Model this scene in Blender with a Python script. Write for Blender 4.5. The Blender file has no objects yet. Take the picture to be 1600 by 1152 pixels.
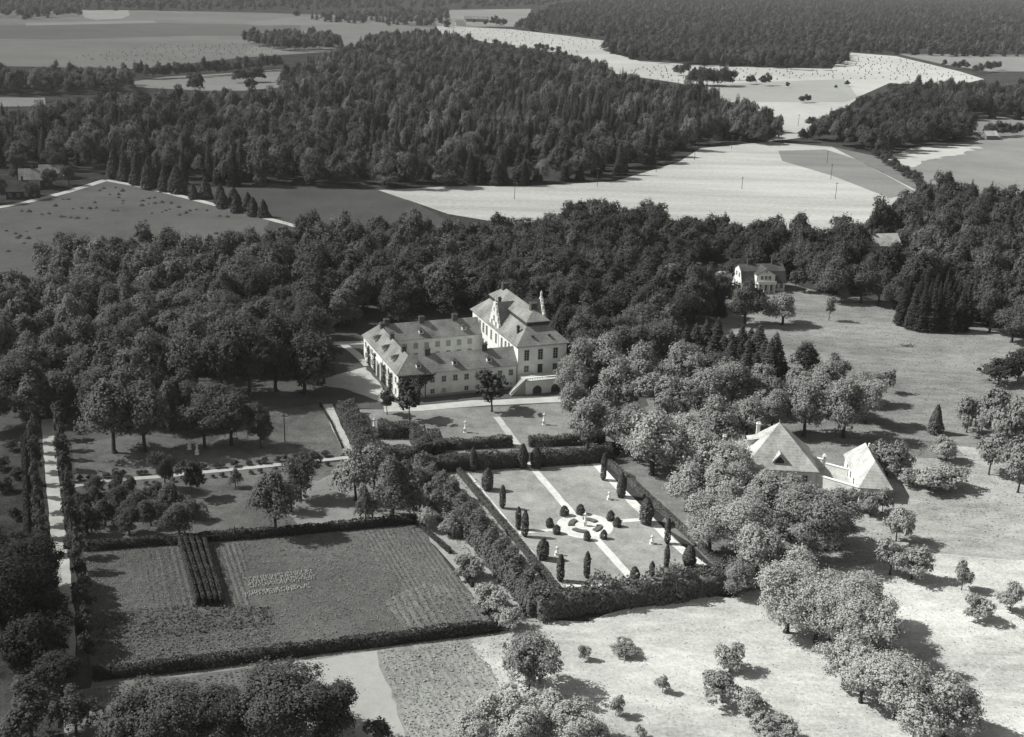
import bpy, math, random
import numpy as np
from mathutils import Vector, Matrix

S = bpy.context.scene
COL = S.collection
rng = np.random.default_rng(7)
random.seed(7)
R = math.radians
HAZE = 4.2e-5

# ------------------------------------------------------------------ camera
F, CX, CY, CAMH = 1900.0, 800.0, 576.0, 100.0        # focal length and centre in photo pixels, flying height in metres
PITCH, ROLL = R(18.6), R(1.7)
_f = np.array([0, math.cos(PITCH), -math.sin(PITCH)])
_r0 = np.array([1.0, 0, 0]); _u0 = np.array([0, math.sin(PITCH), math.cos(PITCH)])
_r = math.cos(ROLL) * _r0 + math.sin(ROLL) * _u0
_u = -math.sin(ROLL) * _r0 + math.cos(ROLL) * _u0
cd = bpy.data.cameras.new('camera'); cam = bpy.data.objects.new('camera', cd); COL.objects.link(cam)
cd.sensor_width = 36; cd.sensor_fit = 'HORIZONTAL'; cd.lens = 36 * F / 1600; cd.clip_start = 1; cd.clip_end = 40000
M = Matrix.Identity(4)
for i in range(3):
    M[i][0] = _r[i]; M[i][1] = _u[i]; M[i][2] = -_f[i]
M[2][3] = CAMH
cam.matrix_world = M
S.camera = cam

# ------------------------------------------------------------------ light
SUN_EL, SHADOW_AZ = R(43), R(-6)                      # shadows fall to +x, a little towards the camera
W = bpy.data.worlds.new('World'); S.world = W; W.use_nodes = True
nt = W.node_tree; bg = nt.nodes['Background']
sky = nt.nodes.new('ShaderNodeTexSky'); sky.sky_type = 'NISHITA'; sky.sun_disc = False
sky.sun_elevation = SUN_EL; sky.sun_rotation = R(276)
bw = nt.nodes.new('ShaderNodeRGBToBW')                 # black-and-white film: a grey sky
nt.links.new(sky.outputs[0], bw.inputs[0]); nt.links.new(bw.outputs[0], bg.inputs['Color'])
bg.inputs['Strength'].default_value = 0.09
sd = bpy.data.lights.new('sun', 'SUN'); sd.energy = 4.6; sd.angle = R(0.5); sd.color = (1.0, 1.0, 0.965)
sun = bpy.data.objects.new('sun', sd); COL.objects.link(sun)
ldir = Vector((math.cos(SHADOW_AZ) * math.cos(SUN_EL), math.sin(SHADOW_AZ) * math.cos(SUN_EL), -math.sin(SUN_EL)))
sun.rotation_euler = ldir.to_track_quat('-Z', 'Y').to_euler(); sun.location = (-200, 200, 300)
S.view_settings.view_transform = 'Standard'; S.view_settings.look = 'None'
S.view_settings.exposure = 0.75; S.view_settings.gamma = 1.0; S.view_settings.use_curve_mapping = False

# ------------------------------------------------------------------ helpers
def at(x, y, z=0.0):
    """survey: the point at height z that the photograph shows at pixel x, y"""
    d = _f + _r * (x - CX) / F + _u * (CY - y) / F
    t = (z - CAMH) / d[2]
    return np.array([0, 0, CAMH]) + d * t
def px(p):
    q = np.array(p, float) - [0, 0, CAMH]; k = q @ _f
    return CX + F * (q @ _r) / k, CY - F * (q @ _u) / k
def at2(p): return at(*p)[:2]
def polyw(pts): return np.array([at2(p) for p in pts])

def tag(o, label=None, cat=None, group=None, kind=None):
    if label: o['label'] = label
    if cat: o['category'] = cat
    if group: o['group'] = group
    if kind: o['kind'] = kind
    return o
def link(name, me, parent=None, mat=None):
    o = bpy.data.objects.new(name, me); COL.objects.link(o)
    if parent is not None: o.parent = parent
    if mat is not None and me is not None and not me.materials: me.materials.append(mat)
    return o
def thing(name, loc, rz=0, label=None, cat=None, group=None):
    o = bpy.data.objects.new(name, None); COL.objects.link(o); o.location = loc; o.rotation_euler.z = rz
    o.empty_display_size = 0.5
    return tag(o, label, cat, group)

def npmesh(name, V, Q, mat=None, tone=None):
    """mesh from an (n,3) array and an (m,4) or (m,3) face array"""
    me = bpy.data.meshes.new(name); k = Q.shape[1]
    me.vertices.add(len(V)); me.vertices.foreach_set('co', np.ascontiguousarray(V, np.float32).ravel())
    me.loops.add(Q.size); me.loops.foreach_set('vertex_index', np.ascontiguousarray(Q, np.int32).ravel())
    me.polygons.add(len(Q)); me.polygons.foreach_set('loop_start', np.arange(0, Q.size, k, dtype=np.int32))
    me.update(calc_edges=True)
    if tone is not None:
        a = me.attributes.new('tone', 'FLOAT', 'FACE'); a.data.foreach_set('value', np.ascontiguousarray(tone, np.float32))
    if mat: me.materials.append(mat)
    return me

class MB:
    """collects boxes, prisms and polygons into one mesh"""
    def __init__(s): s.v = []; s.f = []
    def add(s, vs, fs):
        n = len(s.v); s.v += [tuple(map(float, v)) for v in vs]; s.f += [tuple(n + i for i in f) for f in fs]; return s
    def box(s, x0, x1, y0, y1, z0, z1):
        return s.add([(x0,y0,z0),(x1,y0,z0),(x1,y1,z0),(x0,y1,z0),(x0,y0,z1),(x1,y0,z1),(x1,y1,z1),(x0,y1,z1)],
                     [(0,3,2,1),(4,5,6,7),(0,1,5,4),(1,2,6,5),(2,3,7,6),(3,0,4,7)])
    def frustum(s, b, t, z0, z1):
        """b, t = (x0,x1,y0,y1) rectangles"""
        return s.add([(b[0],b[2],z0),(b[1],b[2],z0),(b[1],b[3],z0),(b[0],b[3],z0),(t[0],t[2],z1),(t[1],t[2],z1),(t[1],t[3],z1),(t[0],t[3],z1)],
                     [(0,3,2,1),(4,5,6,7),(0,1,5,4),(1,2,6,5),(2,3,7,6),(3,0,4,7)])
    def lathe(s, prof, n=10, cx=0, cy=0):
        vs = [(cx + r * math.cos(2*math.pi*i/n), cy + r * math.sin(2*math.pi*i/n), z) for r, z in prof for i in range(n)]
        fs = [(j*n+i, j*n+(i+1)%n, (j+1)*n+(i+1)%n, (j+1)*n+i) for j in range(len(prof)-1) for i in range(n)]
        fs += [tuple(range(n))[::-1], tuple((len(prof)-1)*n + i for i in range(n))]
        return s.add(vs, fs)
    def tube(s, a, b, ra, rb, n=6):
        a = Vector(a); b = Vector(b); d = (b - a).normalized(); x = d.orthogonal().normalized(); y = d.cross(x)
        vs = [tuple(p + (x*math.cos(2*math.pi*i/n) + y*math.sin(2*math.pi*i/n))*r) for p, r in ((a, ra), (b, rb)) for i in range(n)]
        return s.add(vs, [(i, (i+1)%n, n+(i+1)%n, n+i) for i in range(n)] + [tuple(range(n))[::-1], tuple(range(n, 2*n))])
    def prism(s, prof, axis, a, b):
        """a closed outline of (h, z) swept along x ('x') or y ('y') from a to b"""
        n = len(prof)
        P = (lambda h, z, t: (t, h, z)) if axis == 'x' else (lambda h, z, t: (h, t, z))
        vs = [P(h, z, t) for t in (a, b) for h, z in prof]
        return s.add(vs, [(i, (i+1)%n, n+(i+1)%n, n+i) for i in range(n)] + [tuple(range(n))[::-1], tuple(range(n, 2*n))])
    def mesh(s, name, mat):
        me = bpy.data.meshes.new(name); me.from_pydata(s.v, [], s.f); me.materials.append(mat)
        import bmesh as _b
        bm = _b.new(); bm.from_mesh(me); _b.ops.recalc_face_normals(bm, faces=bm.faces); bm.to_mesh(me); bm.free()
        return me
    def obj(s, name, mat, parent=None): return link(name, s.mesh(name, mat), parent)

# ------------------------------------------------------------------ materials (greys with the print's faint green tint)
def tint(v): return (v * 0.995, v * 1.01, v * 0.965, 1)
def newmat(name):
    m = bpy.data.materials.new(name); m.use_nodes = True
    t = m.node_tree; t.nodes.clear()
    out = t.nodes.new('ShaderNodeOutputMaterial')
    return m, t, out
def N(t, typ, **kw):
    n = t.nodes.new(typ)
    for k, v in kw.items(): setattr(n, k, v)
    return n
def ramp(t, src, stops):
    r = N(t, 'ShaderNodeValToRGB'); e = r.color_ramp.elements
    while len(e) < len(stops): e.new(0.5)
    for el, (p, c) in zip(e, stops): el.position = p; el.color = c if len(c) == 4 else (*c, 1)
    t.links.new(src, r.inputs[0]); return r
def surface(name, v, var=0.35, scale=0.5, fine=4.0, bump=0.3, dist=0.05, rough=0.95, stripes=None, coarse=0.05, stretch=None):
    """matte surface: base grey v, patchy at two or three sizes, with bump; stripes = (angle, spacing m, strength)"""
    m, t, out = newmat(name); L = t.links
    co = N(t, 'ShaderNodeTexCoord'); src = co.outputs['Object']
    if stretch:
        mp = N(t, 'ShaderNodeMapping'); mp.inputs['Scale'].default_value = stretch[1]; mp.inputs['Rotation'].default_value = (0, 0, stretch[0])
        L.new(src, mp.inputs[0]); ssrc = mp.outputs[0]
    else: ssrc = src
    n1 = N(t, 'ShaderNodeTexNoise'); n1.inputs['Scale'].default_value = scale; n1.inputs['Detail'].default_value = 6; n1.inputs['Roughness'].default_value = 0.65
    n2 = N(t, 'ShaderNodeTexNoise'); n2.inputs['Scale'].default_value = fine; n2.inputs['Detail'].default_value = 4; n2.inputs['Roughness'].default_value = 0.7
    n3 = N(t, 'ShaderNodeTexNoise'); n3.inputs['Scale'].default_value = coarse; n3.inputs['Detail'].default_value = 3
    L.new(ssrc, n1.inputs['Vector']); L.new(src, n2.inputs['Vector']); L.new(ssrc, n3.inputs['Vector'])
    a = N(t, 'ShaderNodeMath', operation='ADD'); L.new(n1.outputs['Fac'], a.inputs[0]); L.new(n2.outputs['Fac'], a.inputs[1])
    b = N(t, 'ShaderNodeMath', operation='ADD'); L.new(a.outputs[0], b.inputs[0]); L.new(n3.outputs['Fac'], b.inputs[1])
    val = b.outputs[0]
    mr = N(t, 'ShaderNodeMapRange'); mr.inputs['From Min'].default_value = 1.2; mr.inputs['From Max'].default_value = 1.8; mr.clamp = False
    mr.inputs['To Min'].default_value = 1 - var; mr.inputs['To Max'].default_value = 1 + var; L.new(val, mr.inputs['Value'])
    res = mr.outputs[0]
    hgt = a.outputs[0]
    if stripes:
        ang, sp, st = stripes
        mp = N(t, 'ShaderNodeMapping'); mp.inputs['Rotation'].default_value = (0, 0, -ang - math.pi/2); L.new(src, mp.inputs[0])
        wv = N(t, 'ShaderNodeTexWave'); wv.wave_type = 'BANDS'; wv.bands_direction = 'X'
        wv.inputs['Scale'].default_value = 2*math.pi/20/sp*1.0; wv.inputs['Distortion'].default_value = 0.6; wv.inputs['Detail'].default_value = 2; wv.inputs['Detail Scale'].default_value = 2
        L.new(mp.outputs[0], wv.inputs['Vector'])
        w2 = N(t, 'ShaderNodeMapRange'); w2.inputs['To Min'].default_value = 1 - st; w2.inputs['To Max'].default_value = 1 + st; L.new(wv.outputs['Fac'], w2.inputs['Value'])
        mm = N(t, 'ShaderNodeMath', operation='MULTIPLY'); L.new(res, mm.inputs[0]); L.new(w2.outputs[0], mm.inputs[1]); res = mm.outputs[0]
    sc = N(t, 'ShaderNodeVectorMath', operation='SCALE'); sc.inputs[0].default_value = tint(v)[:3]; L.new(res, sc.inputs['Scale'])
    bs = N(t, 'ShaderNodeBsdfDiffuse'); bs.inputs['Roughness'].default_value = rough; L.new(sc.outputs[0], bs.inputs['Color'])
    if bump:
        bp = N(t, 'ShaderNodeBump'); bp.inputs['Strength'].default_value = bump; bp.inputs['Distance'].default_value = dist
        L.new(hgt, bp.inputs['Height']); L.new(bp.outputs[0], bs.inputs['Normal'])
    L.new(bs.outputs[0], out.inputs[0])
    return m
def leafmat(name, mode, v=0.08, var=0.17, trans=0.36):
    """mode 'object': grey from the object's own colour; 'tone': from the face attribute; 'flat': v"""
    m, t, out = newmat(name); L = t.links
    g = N(t, 'ShaderNodeNewGeometry')
    mr = N(t, 'ShaderNodeMapRange'); mr.inputs['To Min'].default_value = 1 - var; mr.inputs['To Max'].default_value = 1 + var
    L.new(g.outputs['Random Per Island'], mr.inputs['Value'])
    sc = N(t, 'ShaderNodeVectorMath', operation='SCALE'); L.new(mr.outputs[0], sc.inputs['Scale'])
    if mode == 'object':
        oi = N(t, 'ShaderNodeObjectInfo'); L.new(oi.outputs['Color'], sc.inputs[0])
    elif mode == 'tone':
        at_ = N(t, 'ShaderNodeAttribute', attribute_name='tone', attribute_type='INSTANCER')
        s2 = N(t, 'ShaderNodeVectorMath', operation='SCALE'); s2.inputs[0].default_value = tint(1)[:3]; L.new(at_.outputs['Fac'], s2.inputs['Scale'])
        L.new(s2.outputs[0], sc.inputs[0])
    else: sc.inputs[0].default_value = tint(v)[:3]
    d = N(t, 'ShaderNodeBsdfDiffuse'); L.new(sc.outputs[0], d.inputs['Color'])
    tr = N(t, 'ShaderNodeBsdfTranslucent'); L.new(sc.outputs[0], tr.inputs['Color'])
    mx = N(t, 'ShaderNodeMixShader'); mx.inputs[0].default_value = trans; L.new(d.outputs[0], mx.inputs[1]); L.new(tr.outputs[0], mx.inputs[2])
    L.new(mx.outputs[0], out.inputs[0])
    return m
def roofmat(name, v, along='x', course=0.45):
    m, t, out = newmat(name); L = t.links
    co = N(t, 'ShaderNodeTexCoord')
    nz = N(t, 'ShaderNodeTexNoise'); nz.inputs['Scale'].default_value = 1.6; nz.inputs['Detail'].default_value = 6; nz.inputs['Roughness'].default_value = 0.75
    n2 = N(t, 'ShaderNodeTexNoise'); n2.inputs['Scale'].default_value = 0.25; n2.inputs['Detail'].default_value = 3
    mp = N(t, 'ShaderNodeMapping'); mp.inputs['Scale'].default_value = (1, 1, 0.25); L.new(co.outputs['Object'], mp.inputs[0])
    L.new(mp.outputs[0], nz.inputs['Vector']); L.new(co.outputs['Object'], n2.inputs['Vector'])
    wv = N(t, 'ShaderNodeTexWave'); wv.bands_direction = 'Z'; wv.inputs['Scale'].default_value = 0.314/course; wv.inputs['Distortion'].default_value = 1.2
    wv.inputs['Detail'].default_value = 2; L.new(co.outputs['Object'], wv.inputs['Vector'])
    a = N(t, 'ShaderNodeMath', operation='ADD'); L.new(nz.outputs['Fac'], a.inputs[0]); L.new(n2.outputs['Fac'], a.inputs[1])
    b = N(t, 'ShaderNodeMath', operation='MULTIPLY_ADD'); L.new(wv.outputs['Fac'], b.inputs[0]); b.inputs[1].default_value = 0.1; L.new(a.outputs[0], b.inputs[2])
    mr = N(t, 'ShaderNodeMapRange'); mr.inputs['From Min'].default_value = 0.7; mr.inputs['From Max'].default_value = 1.4
    mr.inputs['To Min'].default_value = 0.52; mr.inputs['To Max'].default_value = 1.4; L.new(b.outputs[0], mr.inputs['Value'])
    sc = N(t, 'ShaderNodeVectorMath', operation='SCALE'); sc.inputs[0].default_value = tint(v)[:3]; L.new(mr.outputs[0], sc.inputs['Scale'])
    bs = N(t, 'ShaderNodeBsdfDiffuse'); bs.inputs['Roughness'].default_value = 0.8; L.new(sc.outputs[0], bs.inputs['Color'])
    bp = N(t, 'ShaderNodeBump'); bp.inputs['Strength'].default_value = 0.5; bp.inputs['Distance'].default_value = 0.06; L.new(b.outputs[0], bp.inputs['Height']); L.new(bp.outputs[0], bs.inputs['Normal'])
    L.new(bs.outputs[0], out.inputs[0]); return m
def glassmat():
    m, t, out = newmat('window_glass')
    p = N(t, 'ShaderNodeBsdfPrincipled'); p.inputs['Base Color'].default_value = tint(0.03); p.inputs['Roughness'].default_value = 0.15
    t.links.new(p.outputs[0], out.inputs[0]); return m

LEAF = leafmat('foliage', 'object'); LEAFT = leafmat('woodland_foliage', 'tone')
BARK = surface('bark', 0.07, 0.4, 1.5, 9, 0.4)
PALEBARK = surface('pale_bark', 0.3, 0.4, 1.5, 9, 0.4)
PLASTER = surface('lime_plaster', 0.62, 0.14, 0.5, 5, 0.1, 0.02, coarse=0.15)
WHITE = surface('white_limewash', 0.64, 0.2, 0.6, 5, 0.1, 0.02)
ROOF = roofmat('roof_tiles', 0.24); ROOFD = roofmat('dark_roof_tiles', 0.09); ROOFL = roofmat('pale_roof_tiles', 0.42)
BRICK = surface('chimney_brick', 0.09, 0.3, 2, 9, 0.2)
FRAME = surface('window_frame_paint', 0.42, 0.1, 2, 6, 0); SHUT = surface('painted_shutter', 0.33, 0.1, 2, 6, 0)
GLASS = glassmat()
STONE = surface('pale_stone', 0.75, 0.12, 2, 8, 0.2, 0.02)
WOOD = surface('weathered_wood', 0.2, 0.3, 2, 8, 0.2); DARKWOOD = surface('tarred_wood', 0.06, 0.3, 2, 8, 0.2)
HAY = surface('hay', 0.12, 0.35, 2, 9, 0.6, 0.1)

# ------------------------------------------------------------------ the ground
LAYER = [0, 0.008]                             # how many sheets lie below, and the step between them
def sheet(name, pts, mat, world=False, z=None, smooth=0):
    P = np.array(pts) if world else polyw(pts)
    LAYER[0] += 1
    zz = LAYER[0] * LAYER[1] if z is None else z
    me = bpy.data.meshes.new(name); me.from_pydata([(x, y, zz) for x, y in P], [], [tuple(range(len(P)))])
    me.update()
    if me.polygons[0].normal.z < 0: me.flip_normals()
    me.materials.append(mat)
    return tag(link(name, me), kind='structure')
def ribbon(name, pts, w, mat, world=False, ragged=0.06):
    P = np.array(pts, float) if world else polyw(pts)
    out = []
    for a, b in zip(P[:-1], P[1:]):
        n = max(2, int(np.hypot(*(b - a)) / 2.5)); out += [a + (b - a) * i / n for i in range(n)]
    out.append(P[-1]); P = np.array(out)
    T = np.gradient(P, axis=0); T /= np.hypot(T[:, 0], T[:, 1])[:, None] + 1e-9; Nn = np.stack([-T[:, 1], T[:, 0]], 1)
    wl = w / 2 * (1 + ragged * rng.normal(size=(len(P), 1))); wr = w / 2 * (1 + ragged * rng.normal(size=(len(P), 1)))
    LAYER[0] += 1; z = LAYER[0] * LAYER[1]
    V = np.concatenate([np.c_[P + Nn * wl, np.full(len(P), z)], np.c_[P - Nn * wr, np.full(len(P), z)]])
    n = len(P); Q = np.array([(i, n + i, n + i + 1, i + 1) for i in range(n - 1)])
    return tag(link(name, npmesh(name, V, Q, mat)), kind='structure')
def ragged(pts, amp=1.2, step=4.0):
    """a world outline with an uneven edge"""
    P = polyw(pts); out = []
    for a, b in zip(P, np.roll(P, -1, 0)):
        n = max(1, min(60, int(np.hypot(*(b - a)) / step)))
        for i in range(n):
            q = a + (b - a) * i / n
            out.append(q + (rng.normal(size=2) * amp if i else 0))
    return np.array(out)

g_base = surface('woodland_floor', 0.045, 0.4, 0.2, 1.5, 0.3)
me = npmesh('ground', np.array([(-9000, -600, 0), (9000, -600, 0), (9000, 14000, 0), (-9000, 14000, 0.0)]), np.array([[0, 1, 2, 3]]), g_base)
tag(link('ground', me), kind='structure')

def field(name, v, pts, var=0.2, scale=0.12, fine=1.2, stripes=None, amp=None, **kw):
    m = surface(name + '_cover', v, var, scale, fine, kw.pop('bump', 0.3), stripes=stripes, **kw)
    return sheet(name, ragged(pts, amp) if amp else pts, m, world=bool(amp))
far = dict(scale=0.02, fine=0.15, coarse=0.006, bump=0)
# far plain
field('far_field', 0.15, [(-60,16),(-60,102),(215,108),(380,90),(560,78),(720,50),(720,30),(400,20),(200,16)], 0.15, **far)
field('far_field', 0.11, [(-60,40),(-60,60),(100,62),(300,56),(470,56),(470,40),(250,36)], 0.1, **far)
field('far_field', 0.25, [(125,16),(200,16),(203,24),(190,29),(150,31),(132,28)], 0.1, **far)
field('far_field', 0.2, [(40,36),(240,32),(245,36),(40,40)], 0.1, **far)
field('far_field', 0.17, [(380,36),(470,26),(560,33),(560,38),(400,40)], 0.1, **far)
field('far_field', 0.17, [(400,65),(560,60),(560,78),(380,86)], 0.1, **far)
field('clearing', 0.19, [(205,128),(260,120),(350,115),(445,108),(448,136),(380,142),(320,142),(215,137)], 0.15, **far)
field('clearing', 0.2, [(-60,152),(70,153),(72,166),(-60,168)], 0.15, **far)
field('far_field', 0.2, [(690,16),(830,14),(830,42),(680,42)], 0.15, **far)
# stubble fields to the north-east
field('stubble_field', 0.34, [(680,40),(800,46),(900,58),(975,68),(940,78),(1000,96),(1100,102),(1210,106),(1300,108),(1320,82),(1400,88),(1500,112),(1538,124),(1480,136),(1390,130),(1345,150),(1300,186),(1255,215),(1200,222),(1185,190),(1140,150),(1060,130),(960,115),(880,88),(780,70),(690,52)], 0.14, **far)
field('stubble_field', 0.26, [(1075,134),(1200,128),(1320,124),(1340,152),(1322,160),(1140,160)], 0.1, **far)
field('far_field', 0.17, [(1400,84),(1640,86),(1640,112),(1545,112),(1470,100)], 0.1, **far)
field('east_field', 0.15, [(1485,182),(1640,180),(1640,222),(1530,222)], 0.1, **far)
field('east_field', 0.17, [(1375,246),(1460,226),(1640,212),(1640,350),(1490,312),(1430,285)], 0.15, scale=0.06, fine=0.6, coarse=0.02)
field('east_field', 0.13, [(1296,229),(1375,246),(1432,286),(1500,318),(1445,312),(1380,270)], 0.2, **far)
field('stubble_field', 0.33, [(1375,247),(1450,228),(1530,230),(1505,240),(1450,250),(1425,262)], 0.12, amp=2.0, **far)
field('stubble_field', 0.33, [(585,298),(700,292),(830,291),(960,284),(1060,254),(1095,232),(1200,222),(1300,230),(1440,302),(1410,345),(1330,364),(1150,372),(1000,368),(820,355),(700,335),(640,314)], 0.22, scale=0.05, fine=0.5, coarse=0.02, stretch=(0.1, (0.25, 1.6, 1)))
field('aftermath_field', 0.17, [(1216,236),(1290,234),(1340,250),(1436,303),(1390,310),(1300,275),(1222,252)], 0.18, scale=0.05, fine=0.5, coarse=0.02, stretch=(0.1, (0.25, 1.6, 1)))
field('fallow_field', 0.07, [(285,300),(330,294),(450,292),(592,298),(650,318),(700,345),(700,385),(430,400),(390,360),(400,345),(330,325)], 0.18, scale=0.06, fine=0.6, coarse=0.02)
field('hay_field', 0.11, [(-60,338),(40,320),(165,282),(230,293),(300,312),(420,342),(400,400),(340,440),(-60,440)], 0.16, scale=0.1, fine=0.8, coarse=0.03, amp=0.6)
PATH = surface('pale_gravel', 0.42, 0.16, 0.4, 3, 0.1, coarse=0.1); LANE = surface('lane_dust', 0.42, 0.2, 0.4, 3, 0.1)
ribbon('lane', [(-60,336),(40,317),(100,302),(165,282)], 4.0, LANE)
ribbon('lane', [(165,282),(215,291),(262,302),(310,314),(375,331),(470,356)], 3.4, LANE)
# park ground (nearer: thinner steps)
LAYER[:] = [1, 0.0025]
field('park_ground', 0.09, [(-60,430),(340,425),(600,395),(900,380),(1140,392),(1230,430),(1230,560),(1000,700),(880,640),(600,640),(430,640),(330,700),(110,700),(-60,720)], 0.3, amp=1.0)
# the meadow on the east side
field('meadow', 0.17, [(1100,520),(1140,470),(1225,440),(1290,458),(1410,478),(1530,508),(1680,560),(1700,860),(1500,880),(1330,870),(1240,930),(1180,930),(1090,860),(960,720),(1000,640)], 0.42, scale=0.25, fine=1.5, coarse=0.03, amp=0.8, stretch=(0.2, (0.6, 1.3, 1)))
field('glow_tinted_meadow', 0.4, [(770,990),(835,975),(1190,918),(1240,920),(1330,858),(1500,850),(1720,830),(1800,1230),(780,1230)], 0.32, scale=0.3, fine=1.6, coarse=0.04, amp=0.8, stretch=(0.25, (0.6, 1.3, 1)))  # grass made pale: the light-leak glow is painted into its colour
field('half_glow_tinted_meadow', 0.27, [(1330,790),(1420,720),(1560,700),(1720,690),(1740,850),(1500,868),(1335,885),(1290,900),(1260,860)], 0.38, scale=0.3, fine=1.6, coarse=0.04, amp=2.5, stretch=(0.25, (0.6, 1.3, 1)))  # middle step of the painted glow, between plain and palest grass
# lawns
field('west_lawn', 0.125, [(85,700),(250,672),(330,690),(430,640),(512,630),(545,700),(528,716),(300,736),(108,756),(88,740)], 0.45, scale=0.3, fine=2)
field('castle_lawn', 0.2, [(545,640),(660,640),(800,634),(880,630),(960,690),(940,705),(570,712)], 0.38, scale=0.3, fine=2)
field('orchard_lawn', 0.12, [(96,757),(300,742),(528,722),(655,735),(690,800),(652,818),(130,856),(103,860)], 0.45, scale=0.3, fine=2)
field('pale_lawn', 0.22, [(410,770),(528,735),(650,735),(700,800),(652,815),(470,828)], 0.25, scale=0.3, fine=2, amp=1.0)
field('rough_grass', 0.3, [(640,735),(740,735),(880,940),(840,985),(775,985),(652,822)], 0.28, scale=0.4, fine=2.2, amp=0.5)
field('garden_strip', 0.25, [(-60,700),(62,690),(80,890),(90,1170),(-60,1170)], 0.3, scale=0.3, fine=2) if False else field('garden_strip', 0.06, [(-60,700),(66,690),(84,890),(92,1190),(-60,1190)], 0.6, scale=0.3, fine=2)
field('verge', 0.07, [(88,690),(112,690),(118,760),(140,870),(150,1060),(112,1190),(104,1190)], 0.3, scale=0.4, fine=2)
# kitchen garden
wA = R(111.3)          # direction of the castle's long axis
def crop(name, v, pts, st=None, **kw): return field(name, v, pts, kw.pop('var', 0.3), kw.pop('scale', 0.5), 2.5, stripes=st, amp=kw.pop('amp', .35), **kw)
crop('kitchen_garden', 0.115, [(130,858),(650,820),(778,984),(146,1060)])
crop('bed_of_greens', 0.12, [(330,852),(380,848),(392,945),(345,948)], (wA, 0.95, 0.22))
crop('bed_of_greens', 0.105, [(246,858),(284,855),(312,952),(268,956)], (wA, 1.1, 0.22))
crop('bed_of_greens', 0.108, [(375,850),(420,846),(470,900),(500,930),(392,945)])
crop('bed_of_greens', 0.13, [(560,830),(648,822),(735,925),(640,935)], (wA, 0.9, 0.13))
crop('bed_of_greens', 0.165, [(600,940),(665,912),(735,925),(770,980),(640,993)], (wA, 1.5, 0.16), amp=0.3)
crop('bed_of_greens', 0.135, [(150,1015),(420,978),(435,1022),(147,1056)])
crop('field_edge', 0.17, [(146,1063),(560,1014),(780,986),(790,1000),(590,1020),(140,1078)])
field('plot_ground', 0.24, [(100,1082),(480,1026),(785,990),(980,1210),(100,1215)], 0.25, scale=.4, fine=2.5)
crop('cabbage_plot', 0.15, [(130,1078),(480,1032),(600,1200),(100,1200)])
crop('bare_plot', 0.36, [(455,1034),(589,1017),(656,1200),(420,1200)], var=0.1)
crop('root_crop_plot', 0.26, [(590,1017),(735,1000),(800,1085),(860,1200),(655,1200)], (wA, 1.0, 0.1))
crop('weedy_plot', 0.42, [(735,1000),(785,992),(900,1080),(960,1200),(858,1200)], amp=0.4)
# ways of the garden and the castle
ribbon('avenue_road', [(74,655),(79,720),(88,810),(97,890),(103,960),(104,1050)], 2.5, PATH)
ribbon('garden_path', [(86,765),(150,753),(250,745),(350,735),(450,725),(545,715)], 1.6, PATH)
ribbon('garden_path', [(512,632),(524,664),(545,705)], 2.2, PATH)
sheet('forecourt', ragged([(498,594),(540,582),(572,574),(592,597),(612,628),(640,642),(585,625),(545,610),(505,603)], 0.3, 2), PATH, world=True)
ribbon('terrace_walk', [(600,640),(660,638),(740,631),(800,628),(880,624)], 3.8, PATH)
ribbon('park_way', [(505,537),(572,536)], 3.0, LANE); ribbon('park_way', [(535,537),(560,556),(575,572)], 2.2, LANE)
ribbon('manor_drive', [(1040,425),(1075,433),(1120,428),(1150,420)], 3.0, LANE); ribbon('manor_drive', [(1050,405),(1075,408)], 4.0, LANE)
ribbon('garden_path', [(776,652),(800,684),(812,700)], 1.6, PATH)

def inside(P, poly):
    x, y = P[:, 0], P[:, 1]; c = np.zeros(len(P), bool); n = len(poly)
    for i in range(n):
        x0, y0 = poly[i]; x1, y1 = poly[i - 1]
        k = ((y0 > y) != (y1 > y)) & (x < (x1 - x0) * (y - y0) / (y1 - y0 + 1e-12) + x0)
        c ^= k
    return c
def scatter(poly, sp, jit=0.38):
    """points on a shaken grid inside a world polygon"""
    lo, hi = poly.min(0), poly.max(0)
    gx, gy = np.meshgrid(np.arange(lo[0], hi[0], sp), np.arange(lo[1], hi[1], sp * 0.87))
    gx[1::2] += sp / 2
    P = np.c_[gx.ravel(), gy.ravel()]; P += rng.normal(size=P.shape) * sp * jit
    return P[inside(P, poly)]

# ------------------------------------------------------------------ foliage
def quads(C, Nn, size, rg, tilt=0.32, aspect=0.8):
    """one leaf spray per centre C, roughly facing Nn"""
    n = len(C); D = Nn + rg.normal(size=(n, 3)) * tilt; D /= np.linalg.norm(D, axis=1)[:, None] + 1e-9
    A = np.cross(D, rg.normal(size=(n, 3))); A /= np.linalg.norm(A, axis=1)[:, None] + 1e-9; B = np.cross(D, A)
    s = (np.asarray(size) * rg.uniform(0.65, 1.3, n))[:, None]
    k = rg.uniform(0.55, 1.25, (4, n, 1))
    V = np.stack([C + A*s*k[0], C + B*s*aspect*k[1] + D*s*0.15, C - A*s*k[2], C - B*s*aspect*k[3] + D*s*0.15], 1).reshape(-1, 3)
    return V, np.arange(4 * n).reshape(n, 4)
def ball(n, rg):
    v = rg.normal(size=(n, 3)); return v / np.linalg.norm(v, axis=1)[:, None]
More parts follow.
